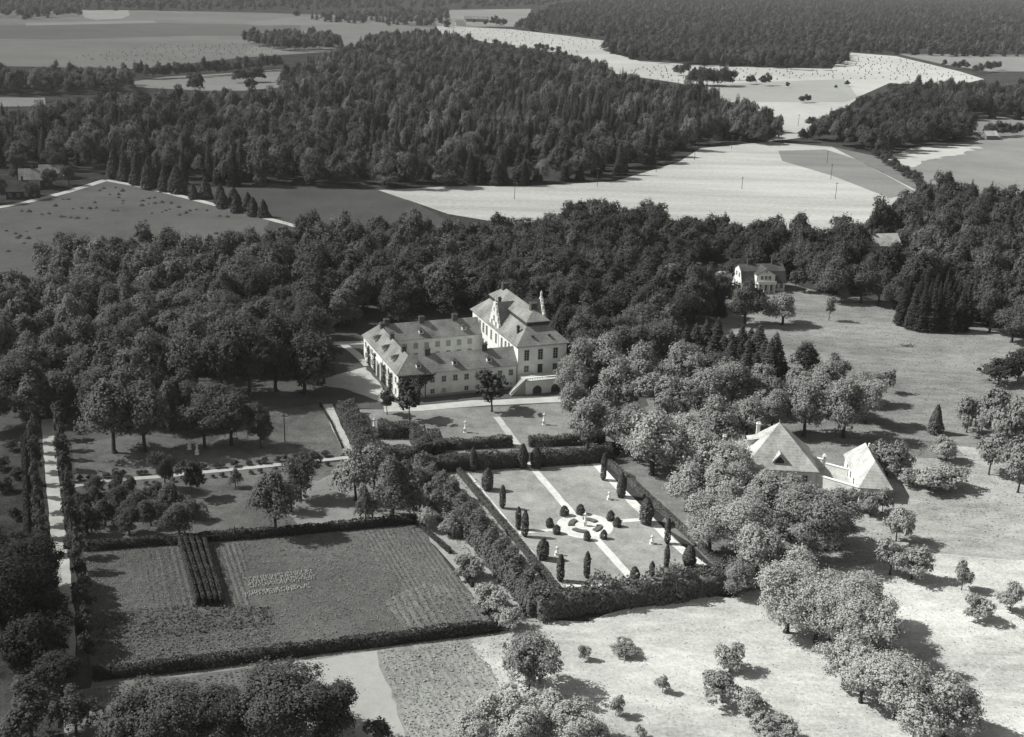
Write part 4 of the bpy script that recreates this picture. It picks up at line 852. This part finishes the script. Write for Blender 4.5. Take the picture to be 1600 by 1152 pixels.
hedge([(826,697),(945,692)], 1.8, 2.2, .11, 'lower clipped hedge behind the tall one, right of the path gap', .24, 10, .25)
hedge([(541,645),(556,676),(572,718)], 4.2, 3.0, .1, 'broad clipped hedge along the gravel walk by the castle lawn', .26, 9, .3)
hedge([(583,718),(650,722)], 3.4, 3.2, .1, 'near side of the clipped hedge square', .26, 9, .25)
hedge([(590,682),(655,682)], 3.4, 3.2, .1, 'far side of the clipped hedge square', .26, 9, .25)
hedge([(652,688),(664,716)], 3.2, 3.2, .1, 'right side of the clipped hedge square', .26, 9, .25)
hedge([(676,690),(688,712)], 2.6, 3.0, .1, 'outer right arm of the clipped hedge square', .26, 9, .25)
hedge([(838,966),(930,950),(1050,935),(1185,912)], 3.2, 4.2, .15, 'high shaggy hedge closing the parterre towards the pale meadow', .32, 7, .4, .22)
hedge([(652,820),(704,866)], .5, 1.1, .07, 'thin dark hedge at the right end of the kitchen garden, upper piece', .14, 22, .1)
hedge([(722,893),(738,918)], .5, 1.1, .07, 'thin dark hedge at the right end of the kitchen garden, middle piece', .14, 22, .1)
hedge([(752,945),(779,982)], .6, 1.2, .07, 'thin dark hedge at the right end of the kitchen garden, lower piece', .14, 22, .1)
hedge([(36,690),(40,780),(42,850)], .8, 1.3, .05, 'narrow dark hedge parallel to the avenue', .2, 14, .2)
hedge([(500,632),(518,662),(536,702)], .35, .5, .06, 'low dark edging along the gravel walk by the west lawn', .12, 24, .1)
# shrubs along the garden path
for nm, pts, n in (('far', [(116,752),(250,740),(380,728),(520,712)], 24), ('near', [(150,766),(250,755),(380,742),(520,727)], 18)):
    P = polyw(pts); sg = np.r_[0, np.cumsum(np.hypot(*np.diff(P, axis=0).T))]
    for i in range(n):
        t = sg[-1]*(i + random.uniform(.2, .8))/n; p = (np.interp(t, sg, P[:, 0]), np.interp(t, sg, P[:, 1]))
        r = random.uniform(.7, 1.15) * (1 if nm == 'far' else .72)
        plant('path_shrub', 'bush', p, r*1.5, r, random.uniform(.045, .075), 'low shrub on the %s side of the garden path, %s from the avenue' % (nm, nth(i)), 'shrub', 'shrubs lining the garden path')
# tall bean rows
for i, (xa, xb) in enumerate(((281,309),(289,319),(299,329),(309,338),(319,347))):
    hedge([(xa, 851), (xb, 948)], 0.5, 2.1, .075, 'tall row of climbing beans in the kitchen garden, %s from the left' % nth(i), .17, 12, .15, .07, name='bean_row')['category'] = 'crop row'
def tufts(name, poly, sp, leaf, h, tone, label=None, rows=None):
    W_ = polyw(poly); lo_, hi_ = W_.min(0), W_.max(0); P = lo_ + rng.random((int((hi_ - lo_).prod() / sp**2 / .87), 2)) * (hi_ - lo_); P = P[inside(P, W_)]
    if rows:
        ang, rs = rows; nx = np.array([math.cos(ang + math.pi/2), math.sin(ang + math.pi/2)]); k = P @ nx; P = P + nx*((np.round(k/rs)*rs - k)*.8)[:, None]
    C = np.c_[P, np.abs(rng.normal(size=len(P)))*h*.5 + h*.3]
    V, Q = quads(C, np.tile([0, 0, 1.0], (len(C), 1)), leaf, rng, .7)
    o = link(name, npmesh(name, V, Q, LEAF)); o.color = tint(tone); return tag(o, label, kind='stuff')
tufts('vegetables', [(132,862),(650,822),(776,982),(147,1056)], .4, .15, .12, .19, None)
tufts('vegetables', [(562,832),(648,823),(735,925),(640,935)], .4, .13, .13, .15, None, (wA, .8))
tufts('vegetables', [(215,860),(282,856),(312,952),(240,958)], .4, .13, .13, .13, None, (wA, .85))
tufts('vegetables', [(345,852),(385,849),(395,948),(352,948)], .4, .13, .13, .13, None, (wA, .85))
tufts('vegetables', [(150,960),(300,945),(420,950),(430,978),(150,1012)], .45, .24, .35, .1, None)
tufts('vegetables', [(150,1015),(420,980),(435,1022),(148,1054)], .4, .2, .25, .14, None)
tufts('vegetables', [(600,935),(735,925),(770,980),(640,993)], .5, .18, .25, .2, None, (wA, 1.3))
tufts('cabbages', [(130,1080),(480,1034),(590,1200),(100,1200)], .62, .24, .25, .18, None, (wA, .75))
tufts('root_crop', [(592,1018),(735,1002),(800,1085),(860,1200),(655,1200)], .5, .19, .2, .3, None)
tufts('weeds', [(735,1002),(785,994),(900,1080),(960,1200),(860,1200)], .7, .2, .16, .4, None)
tufts('rough_growth', [(650,740),(740,740),(845,975),(790,985)], .8, .25, .4, .2, None)
tufts('meadow_tufts', [(1215,455),(1290,462),(1600,530),(1700,830),(1330,860),(1240,700)], 1.3, .22, .03, .22, None)
tufts('glow_tinted_tufts', [(780,992),(835,978),(1190,920),(1330,860),(1700,835),(1780,1200),(790,1200)], 1.0, .16, .02, .45, None)  # tufts toned like the ground, with the glow painted in
# pale seedling stakes in short rows
sk = MB(); sa = at2((385,905)); 
for i in range(28):
    for (xa, ya, n) in ((385,905,9), (383,927,4)):
        p = at2((xa + 3.7*i, ya - .5*i)); 
        for j in range(n):
            q_ = p + np.array([math.cos(wA + math.pi), math.sin(wA + math.pi)])*(j*.42)
            if random.random() < .75: sk.lathe([(.13, .02), (.16, .2), (.03, .32)], 5, q_[0] + random.uniform(-.14, .14), q_[1] + random.uniform(-.14, .14))
tag(sk.obj('seedlings', surface('pale_seedlings', .4, .2, 3, 9, 0)), kind='stuff')

# ------------------------------------------------------------------ woods
GUARD = castle_l
MEADOWS = [polyw(p) for p in ([(1232,448),(1290,462),(1410,482),(1530,512),(1700,560),(1700,900),(1240,900),(1225,520)],)]
KEEP = []
def house_guard(o, x0_, x1_, y0_, y1_, m=3.0):
    c, s = math.cos(o.rotation_euler.z), math.sin(o.rotation_euler.z)
    KEEP.append((o.location.x, o.location.y, c, s, x0_-m, x1_+m, y0_-m, y1_+m))
house_guard(ca, 0, Ln+Bm, 0, Lm, 3.5); house_guard(mn, -6, MW, -9, MD, 2); house_guard(fh, -5, FW+10, -2, FD, 3)
for o in bpy.data.objects:
    if o.parent is None and o.get('category') in ('house', 'barn', 'shed', 'hut', 'farmhouse') and o.name.split('.')[0] in ('cottage', 'barn', 'shed', 'villa', 'hut', 'farm_building'): house_guard(o, 0, 14, -14, 8, 2)
SIGHT = [polyw(p) for p in ([(500,575),(560,570),(560,545),(500,525)], [(1335,384),(1412,384),(1408,446),(1338,446)], [(1135,455),(1235,455),(1235,500),(1135,500)], [(1075,428),(1150,408),(1150,475),(1085,478)])]
def clear(P, gap):
    ok = np.ones(len(P), bool)
    for x, y, c, s, xa, xb, ya, yb in KEEP:
        u_ = c*(P[:, 0]-x) + s*(P[:, 1]-y); v_ = -s*(P[:, 0]-x) + c*(P[:, 1]-y); ok &= ~((u_ > xa) & (u_ < xb) & (v_ > ya) & (v_ < yb))
    for x, y, r in BLOCK: ok &= np.hypot(P[:, 0]-x, P[:, 1]-y) > r*.55 + gap
    for m in MEADOWS + SIGHT: ok &= ~inside(P, m)
    return ok
WOOD = []                                     # (x, y, h, r, tone, is spruce, wood name)
def wood(name, poly, sp, hr, rr, tones, spruce=0.0, gap=2.0, ssp=None):
    P = scatter(polyw(poly), sp, .45); P = P[clear(P, gap)]; dd = np.hypot(P[:, 0], P[:, 1]); P = P[rng.random(len(P)) < np.minimum(1, (1300/dd)**1.15)]; P = P[(np.sin(P[:, 0]*.021 + P[:, 1]*.013)*np.sin(P[:, 1]*.027 - P[:, 0]*.008 + 1) > -.82) | (name == 'park')]
    nz = np.sin(P[:, 0]*.011 + 1.3)*np.cos(P[:, 1]*.008) + np.sin(P[:, 0]*.031)*np.sin(P[:, 1]*.023 + 2)*.7
    for (x, y), q in zip(P, nz):
        s = random.random() < np.clip(spruce + .3*q*(spruce > 0), 0, 1)
        h = random.uniform(*hr) * (1.1 if s else 1) * (1 + .1*q) * random.choice((1, 1, 1, .8, 1.15)); r = random.uniform(*rr)
        t = random.uniform(*tones) * (.55 if s else 1) * (1 + .18*q) * random.choice((1, 1, 1.1, 1.45, .8))
        WOOD.append((x, y, h, (r*.58 if s else r), t, s, name))
wood('park', [(330,432),(350,420),(420,414),(600,396),(640,388),(760,390),(840,380),(880,360),(960,358),(1040,372),(1100,384),(1160,392),(1200,388),(1260,398),(1290,452),(1230,432),(1120,480),(1100,500),(1040,560),(920,590),(880,545),(740,482),(640,508),(560,512),(520,520),(420,545),(330,560)], 6.6, (10.5,15.5), (4.4,6.4), (.055,.085))
wood('park', [(-60,470),(60,440),(110,432),(180,418),(330,428),(330,560),(420,548),(510,522),(490,560),(440,580),(300,595),(150,650),(100,655),(70,670),(-60,690)], 7.0, (10,15), (4.4,6.4), (.078,.12))  # paler than the middle wood: light-leak glow put into the leaf tones
wood('park', [(1260,398),(1330,395),(1375,372),(1440,335),(1480,320),(1680,375),(1680,560),(1610,540),(1530,505),(1500,480),(1400,470),(1300,455)], 7.2, (11,16), (4.6,6.4), (.05,.085), .12)
def bt(x, top, h=14.0):
    yh = -63 + (x - 800) * .0297
    return (x, (top - h / 100 * yh) / (1 - h / 100))
MIDF = [(292,292),(270,280),(230,283),(160,276),(130,268),(-60,262),(-60,196),bt(60,168),bt(110,150),bt(215,140),bt(330,142),bt(440,140),bt(448,104),bt(545,70),bt(600,48),bt(680,46),bt(760,62),bt(860,76),bt(900,84),bt(960,108),bt(1030,126),bt(1117,138),bt(1155,150),bt(1180,164),(1205,200),(1214,222),(1090,228),(1050,250),(950,279),(830,291),(600,298),(440,293)]
wood('forest', MIDF, 8.8, (10.5,18), (4.2,6.4), (.05,.105), .44)
wood('forest', [(-60,126),(205,130),(205,146),(120,150),(-60,151)], 9, (11,15), (4,5.5), (.07,.1), .1)
wood('forest', [(378,68),(450,62),(520,66),(545,80),(440,80)], 10, (12,16), (4.5,6), (.07,.09), .1)
wood('forest', [(1290,222),(1264,212),(1300,204),(1320,194),(1345,184),(1390,161),(1450,152),(1530,158),(1680,152),(1680,190),(1515,186),(1498,204),(1530,218),(1470,228),(1375,248)], 8.5, (12,17), (4.4,6), (.05,.075), .2)
wood('forest', [(940,80),(985,72),(1040,80),(1320,84),(1322,104),(1215,106),(1100,104),(1000,98)], 9.5, (12,16), (4.2,6), (.055,.08), .2)
wood('far_forest', [(805,48),(860,16),(1000,-4),(1680,0),(1680,88),(1500,90),(1400,86),(1310,80),(1040,78),(975,66),(900,56)], 12, (12,17), (4.4,6.4), (.06,.085), .35)
wood('far_forest', [(300,33),(700,24),(700,44),(600,40),(420,30)], 17, (12,16), (5,7), (.065,.09), .3)
wood('far_forest', [(-120,4),(1000,-8),(800,14),(420,16),(-120,20)], 22, (12,16), (6,8), (.07,.09), .3)
wood('far_forest', [(-60,18),(125,18),(130,29),(60,31),(-60,30)], 16, (12,15), (5,7), (.07,.09), .3)
for q in [(760,42,10,1),(775,40,14,2),(787,42,13,2),(745,38,8,1),(1090,133,14,4),(1110,134,15,5),(1130,135,15,4),(1152,126,9,1),(1175,132,10,2),(1198,134,10,2),(1231,137,6,1),(1092,118,9,2),(1068,118,11,3),(875,84,10,1),(862,82,9,2),(845,80,9,3),(1213,106,12,2),(1235,108,12,2),(1260,110,10,2),(1290,110,11,2),(1262,160,7,3),(1325,136,6,1),(1310,138,4,1),(1271,200,8,2),(1276,218,9,3),(1260,222,8,2),(1480,104,8,1),(1500,108,9,3),(1510,108,9,2),(1208,208,10,4),(1200,226,11,3),
          (1530,115,11,2),(1545,112,11,2),(1560,110,10,2),(1548,216,9,2),(1570,214,10,3),(1590,212,9,2),(400,128,13,3),(380,130,12,2),(310,146,14,3),(395,142,11,2)]:
    for k in range(q[3]):
        p = at2((q[0] + (k - q[3]/2)*6 + random.uniform(-2, 2), q[1] + random.uniform(-1, 1))); WOOD.append((p[0], p[1], q[2]*random.uniform(.8, 1.1), q[2]*.42, random.uniform(.05, .07), False, 'field'))
for i in range(26):                           # the row of trees across the western fields
    t = i/25; p = at2((212 + 225*t + random.uniform(-2, 2), 124 - 16*t + 3*math.sin(t*3) + random.uniform(-1, 1))); WOOD.append((p[0], p[1], random.uniform(10, 15), random.uniform(3.6, 5.2), random.uniform(.065, .085), False, 'field'))
for i in range(46):                           # bushes and trees along the eastern field boundary
    t = i/45; p = at2((1356 + 108*t + random.uniform(-4, 4), 236 + 76*t + random.uniform(-2, 2))); h = random.uniform(2.5, 6); WOOD.append((p[0], p[1], h, h*.5, random.uniform(.05, .08), False, 'field'))
D2 = lambda q: q[0]**2 + q[1]**2
LABW = {'park': ('broad leafy tree in the dense park wood around the castle', 'trees of the park wood'), 'forest': ('tree in the big mixed forest behind the park', 'trees of the big forest'), 'far_forest': ('tree in the farthest forest', 'trees of the farthest forest'), 'field': ('dark tree standing out among the far pale fields', 'trees among the far fields')}
def in_view(q):
    x, y = px((q[0], q[1], q[2]*.7)); return -25 < x < 1625 and y < 1180
broad = sorted([q for q in WOOD if not q[5] and in_view(q)], key=D2); spr = sorted([q for q in WOOD if q[5] and in_view(q)], key=D2)
n_b = max(0, 300 - NTREE[0]); solo = broad[:n_b]
n_s = 300 - len(SPR) - len(SP2) - 4; solo_s = spr[:n_s]
def area(x, y):
    if x > 1250: return 'beside the white villa above the meadow' if y < 430 else 'at the right end of the meadow'
    if x > 1090: return 'around the manor villa'
    if x > 860: return 'close to the castle main house' if x < 960 else 'on the slope left of the manor villa' if y > 440 else 'between castle and stubble field'
    if x > 560: return 'right behind the castle wings' if y > 440 else 'between the castle and the stubble field'
    if x > 330: return 'behind the tall row by the forecourt' if y > 490 else 'left of the castle, below the hay field'
    return 'below the hay field' if y < 500 else 'left of the avenue head' if x < 80 else 'just beyond the avenue head' if x < 180 else 'above the lawn clump' if y > 540 else 'halfway from the lawn clump to the hay field'
for q in solo:
    x, y = px((q[0], q[1], 0)); ar = area(x, y) if q[6] == 'park' else None
    look = '%s %s' % ('small' if q[2]*q[3] < 62 else 'middling' if q[2]*q[3] < 78 else 'large', 'dark' if q[4] < .066 else 'grey' if q[4] < .085 else 'light')
    plant('broadleaf_tree', random.choice(('round', 'round', 'round', 'tall', 'loose')), q[:2], q[2], q[3], q[4], ('%s tree of the park wood %s' % (look, ar)) if ar else LABW[q[6]][0], 'tree', ('trees of the park wood ' + ar) if ar else LABW[q[6]][1])
def spruce_label(q):
    x, y = px((q[0], q[1], 0)); look = ('tall ' if q[2] > 15.5 else 'short ' if q[2] < 13 else '') + ('dark' if q[4] < .05 else 'grey')
    if q[6] == 'park': return look + ' spruce among the broad trees right of the meadow', 'spruces in the wood right of the meadow'
    if q[6] != 'forest': return look + ' spruce in a far wood', 'spruces of the far woods'
    w_ = 'above the farm lane' if x < 300 else 'above the fallow field' if x < 600 else 'behind the narrow stubble end' if x < 830 else 'beside the broad stubble field'
    return '%s spruce %s the forest %s' % (look, 'at the front edge of' if y > 262 else 'a little way into' if y > 236 else 'deeper in', w_), 'spruces of the big forest ' + w_
for q in solo_s:
    lb_, gr_ = spruce_label(q); plant('spruce_tree', 'spruce', q[:2], q[2], q[3]*1.05, q[4], lb_, 'spruce', gr_)
for q in (): plant('spruce_tree', 'spruce', q[:2], q[2], q[3]*1.05, q[4], {'park': 'dark spruce among the broad trees of the eastern park wood', 'forest': 'dark pointed spruce along the near side of the big mixed forest'}.get(q[6], 'dark spruce in a far wood'), 'spruce', 'spruces of the ' + q[6].replace('_', ' '))
rest = broad[n_b:] + spr[n_s:]
TPL = {}
def tpl(sp_, lod):
    if (sp_, lod) not in TPL:
        n = (1300, 460, 150, 56)[lod]; lf = (.56, .85, 1.35, 2.0)[lod]
        if sp_: TPL[sp_, lod] = [spruce_cloud(700 + i, n, 2.6, 15, lf*.8, lev=(12, 9, 7, 5)[lod])[0].reshape(-1, 4, 3) / [2.6, 2.6, 15] for i in range(5)]
        else: TPL[sp_, lod] = [crown_cloud(800 + i, n, 5.5, 1.2, 14, lf, (14, 11, 8, 6)[lod])[0].reshape(-1, 4, 3) / [5.5, 5.5, 14] for i in range(6)]
    return TPL[sp_, lod]
woods = {}
for q in rest: woods.setdefault({'park': 'park_woods', 'forest': 'forest', 'far_forest': 'far_forest', 'field': 'field_copses'}[q[6]], []).append(q)
def instancer(name, sources):
    """geometry nodes that stand one of the crowns on every point of the wood"""
    g = bpy.data.node_groups.new(name, 'GeometryNodeTree')
    g.interface.new_socket('Geometry', in_out='INPUT', socket_type='NodeSocketGeometry'); g.interface.new_socket('Geometry', in_out='OUTPUT', socket_type='NodeSocketGeometry')
    n = g.nodes; gi = n.new('NodeGroupInput'); go = n.new('NodeGroupOutput'); L = g.links
    def att(nm, ty):
        a = n.new('GeometryNodeInputNamedAttribute'); a.data_type = ty; a.inputs[0].default_value = nm
        return next(o for o in a.outputs if o.enabled and o.name == 'Attribute')
    out = n.new('GeometryNodeJoinGeometry'); L.new(out.outputs[0], go.inputs[0])
    for k, objs in enumerate(sources):
        j = n.new('GeometryNodeJoinGeometry')
        for o in objs:
            oi = n.new('GeometryNodeObjectInfo'); oi.inputs['Object'].default_value = o
            ti = n.new('GeometryNodeGeometryToInstance'); L.new(oi.outputs['Geometry'], ti.inputs[0]); L.new(ti.outputs[0], j.inputs[0])
        ip = n.new('GeometryNodeInstanceOnPoints'); ip.inputs['Pick Instance'].default_value = True
        cmp_ = n.new('FunctionNodeCompare'); cmp_.data_type = 'INT'; cmp_.operation = 'EQUAL'
        ins = [i for i in cmp_.inputs if i.enabled]; L.new(att('kind_index', 'INT'), ins[0]); ins[1].default_value = k
        L.new(gi.outputs[0], ip.inputs['Points']); L.new(cmp_.outputs[0], ip.inputs['Selection']); L.new(j.outputs[0], ip.inputs['Instance'])
        L.new(att('pick', 'INT'), ip.inputs['Instance Index']); L.new(att('turn', 'FLOAT_VECTOR'), ip.inputs['Rotation']); L.new(att('size', 'FLOAT_VECTOR'), ip.inputs['Scale'])
        L.new(ip.outputs[0], out.inputs[0])
    return g
def source(me): return bpy.data.objects.new('crown_pattern', me)
def unit(V, R0, H0): return V / [R0, R0, H0]
def src_set(nb, ns, lfb, lfs):
    b = [source(npmesh('woodland_crown', unit(V, 5.5, 14), Q, LEAFT)) for V, Q in (crown_cloud(800 + i, nb, 5.5, .7, 14, lfb, 9 + 2*i, 'tall' if i % 3 == 2 else 'round') for i in range(10))]
    c = [source(npmesh('woodland_spruce', unit(V, 2.6, 15), Q, LEAFT)) for V, Q in (spruce_cloud(700 + i, ns, 2.6, 15, lfs) for i in range(6))]
    return b, c
TREES_NEAR = instancer('near_wood', src_set(7000, 3000, .3, .33)); TREES_FAR = instancer('far_wood', src_set(1500, 800, .6, .6))
for nm, qs in woods.items():
    A = np.array([(q[0], q[1], q[2], q[3], q[4], q[5]) for q in qs], float); n = len(A)
    me = bpy.data.meshes.new(nm); me.vertices.add(n); me.vertices.foreach_set('co', np.c_[A[:, :2], np.zeros(n)].astype(np.float32).ravel())
    def put(k, ty, v, key='value'): a = me.attributes.new(k, ty, 'POINT'); a.data.foreach_set(key, np.ascontiguousarray(v).ravel())
    put('kind_index', 'INT', A[:, 5].astype(np.int32)); put('pick', 'INT', rng.integers(0, 60, n).astype(np.int32))
    put('turn', 'FLOAT_VECTOR', np.c_[np.zeros((n, 2)), rng.random(n)*6.28].astype(np.float32), 'vector')
    put('size', 'FLOAT_VECTOR', np.c_[A[:, 3], A[:, 3]*rng.uniform(.9, 1.1, n), A[:, 2]].astype(np.float32), 'vector')
    put('tone', 'FLOAT', (A[:, 4]*1.3).astype(np.float32))
    me.materials.append(LEAFT); o = tag(link(nm, me), kind='stuff')
    md = o.modifiers.new('trees', 'NODES'); md.node_group = TREES_FAR if nm == 'far_forest' else TREES_NEAR
    print('WOOD', nm, n)
NT = 0
for nm, qs in ():
    Vs, Ts = [], []
    for q in qs:
        ds = math.sqrt(D2(q)); lod = 0 if ds < 520 else 1 if ds < 850 else 2 if ds < 1500 else 3
        t = random.choice(tpl(q[5], lod)); a = random.uniform(0, 6.28); c, s = math.cos(a), math.sin(a)
        v = t * [q[3], q[3], q[2]]; v = np.stack([v[..., 0]*c - v[..., 1]*s + q[0], v[..., 0]*s + v[..., 1]*c + q[1], v[..., 2]], -1)
        Vs.append(v.reshape(-1, 3)); Ts.append(np.full(len(t), q[4]*1.5))
    V = np.concatenate(Vs); T_ = np.concatenate(Ts); NT += len(T_)*2
    tag(link(nm, npmesh(nm, V, np.arange(len(V)).reshape(-1, 4), LEAFT, T_)), kind='stuff')
print('TREES explicit', NTREE, 'solo', len(solo), len(solo_s), 'rest', len(rest), 'tris', NT)

# ------------------------------------------------------------------ the air
hz = MB().box(-9100, 9100, -700, 14100, -1.0, 104.0)
hm_, ht, ho = newmat('haze_air'); hv = ht.nodes.new('ShaderNodeVolumePrincipled')
hv.inputs['Color'].default_value = (.9, .9, .9, 1); hv.inputs['Density'].default_value = HAZE; hv.inputs['Anisotropy'].default_value = 0.2
ht.links.new(hv.outputs[0], ho.inputs['Volume'])
tag(hz.obj('haze', hm_), kind='stuff')

# ------------------------------------------------------------------ hay, stooks, poles and small things
def haycock(seed):
    rg = np.random.default_rng(seed); n = 10; m = MB(); prof = [(1.0, 0), (1.05, .35), (.85, .85), (.5, 1.3), (.12, 1.6)]; vs = []
    for r, z in prof:
        for i in range(n): a = 2*math.pi*i/n; k = rg.uniform(.85, 1.15); vs.append((math.cos(a)*r*k, math.sin(a)*r*k, z*rg.uniform(.93, 1.07)))
    m.add(vs, [(j*n+i, j*n+(i+1)%n, (j+1)*n+(i+1)%n, (j+1)*n+i) for j in range(4) for i in range(n)] + [tuple(4*n+i for i in range(n))])
    return m.mesh('haycock', HAY)
hay = [haycock(i) for i in range(4)]
HP = [(x/4, 230 + y/4) for x, y in ((720,255),(650,262),(765,278),(740,300),(740,318),(768,340),(765,355),(885,370),(930,325),(965,320),(890,340),(928,358),(966,355),(1010,350),(1068,355),(1115,380),(1060,392),(1035,400),(1012,410),(1160,415),(1185,402),(948,418),(905,465),(620,275),(510,385),(560,388),(590,350),(455,390),(305,420),(345,372),(440,445),(380,440),(260,425),(240,512),(165,530),(95,545),(125,560),(175,575),(110,572),(40,528),(150,605),(730,402),(705,402),(540,450),(480,448),(400,440),(1225,395),(1370,435),(1350,545),(395,330),(425,330),(180,408),(135,405),(50,655),(685,300),(600,385),(645,262),(1120,428),(1290,400),(1420,440))]
for i, p in enumerate(sorted(HP)):
    w_ = at2(p); o = link('haycock', random.choice(hay)); o.location = (w_[0], w_[1], 0); k = random.uniform(.5, .95); o.scale = (k*random.uniform(1, 1.5), k*1.15, k*random.uniform(.6, .9)); o.rotation_euler.z = random.uniform(0, 6)
    tag(o, 'dark haycock left drying on the mown hay field by the farm lane', 'haycock', 'haycocks on the hay field')
def stooks(name, poly, ang, row, step, sz, mat):
    P = polyw(poly); c, s = math.cos(ang), math.sin(ang); q_ = np.c_[P @ [c, s], P @ [-s, c]]; lo, hi = q_.min(0), q_.max(0)
    g = np.array([(u, v) for v in np.arange(lo[1], hi[1], row) for u in np.arange(lo[0], hi[0], step)]); g += rng.normal(size=g.shape)*[step*.25, row*.09]
    X = np.c_[g[:, 0]*c - g[:, 1]*s, g[:, 0]*s + g[:, 1]*c]; X = X[inside(X, P)]; X = X[rng.random(len(X)) < .72]
    m = MB()
    for x, y in X:
        h = sz*random.uniform(.8, 1.2); r = h*.5; a = random.uniform(0, 3)
        m.add([(x + r*math.cos(a+i*math.pi/2), y + r*math.sin(a+i*math.pi/2), .02) for i in range(4)] + [(x + r*.25*math.cos(a+i*math.pi/2), y + r*.25*math.sin(a+i*math.pi/2), h) for i in range(4)], [(0,1,5,4),(1,2,6,5),(2,3,7,6),(3,0,4,7),(4,5,6,7)])
    if X.size: tag(m.obj(name, mat), kind='stuff')
SHEAF = surface('sheaves', .17, .3, .5, 3, 0)
stooks('stooks', [(690,42),(800,48),(900,60),(965,68),(935,78),(880,86),(780,68),(690,50)], .2, 34, 9, 1.5, SHEAF)
stooks('stooks', [(1000,100),(1100,105),(1300,110),(1320,86),(1400,90),(1500,114),(1520,124),(1400,126),(1320,124),(1200,126),(1070,130),(980,115)], .15, 22, 8, 1.5, SHEAF)
stooks('stooks', [(250,70),(520,66),(540,72),(380,86),(220,98),(100,92)], .1, 18, 8, 1.3, SHEAF)
def pole(x, y, h, label, r=.13):
    p = at2((x, y)); o = thing('telegraph_pole', (p[0], p[1], 0), random.uniform(-.3, .3), label, 'pole', None)
    MB().lathe([(r, 0), (r*.75, h)], 7).obj('post', DARKWOOD, o)
    MB().box(-.7, .7, -.06, .06, h-.7, h-.55).obj('crossarm', DARKWOOD, o)
    for s in (-.6, .6): MB().lathe([(.05, h-.55), (.07, h-.4), (.03, h-.3)], 6, s, 0).obj('insulator', STONE, o)
for x, y, h, l in ((1143,233,8,'pole on the stubble close to the point of the forest'),(1085,251,8,'pole in the stubble in front of the forest edge'),(1025,270,8,'pole in the stubble near the forest shadow'),(933,292,9,'pole against the dark forest edge by the narrow end of the stubble'),
    (1292,256,7,'pole at the upper rim of the grey aftermath patch'),(1298,281,8,'pole in the middle of the grey aftermath patch'),(1305,312,8,'pole at the bottom of the stubble above the park trees'),(1247,198,8,'pole on the far pale field before the eastern wood'),
    (804,312,8,'pole at the foot of the stubble behind the park'),(445,690,6.5,'single pole on the west lawn'),(1108,450,9,'tall pole by the manor drive'),(1398,482,7,'short pale pole at the wood edge on the meadow'),(1159,296,6,'pole low on the stubble near the park edge')):
    pole(x, y, h, l)
br = MB(); b0 = at2((1418,542))
for i in range(16):
    a = random.uniform(-.5, .5) + (0 if i % 2 else 3.1); x_, y_ = random.uniform(-1.5, 1.5), random.uniform(-.5, .5); l_ = random.uniform(.8, 1.8)
    br.tube((x_, y_, .1), (x_ + math.cos(a)*l_, y_ + math.sin(a)*l_, random.uniform(.3, 1.1)), .07, .03, 5)
o = br.obj('brushwood', DARKWOOD); o.location = (b0[0], b0[1], 0); tag(o, 'heap of dead branches lying on the open meadow', 'brushwood')
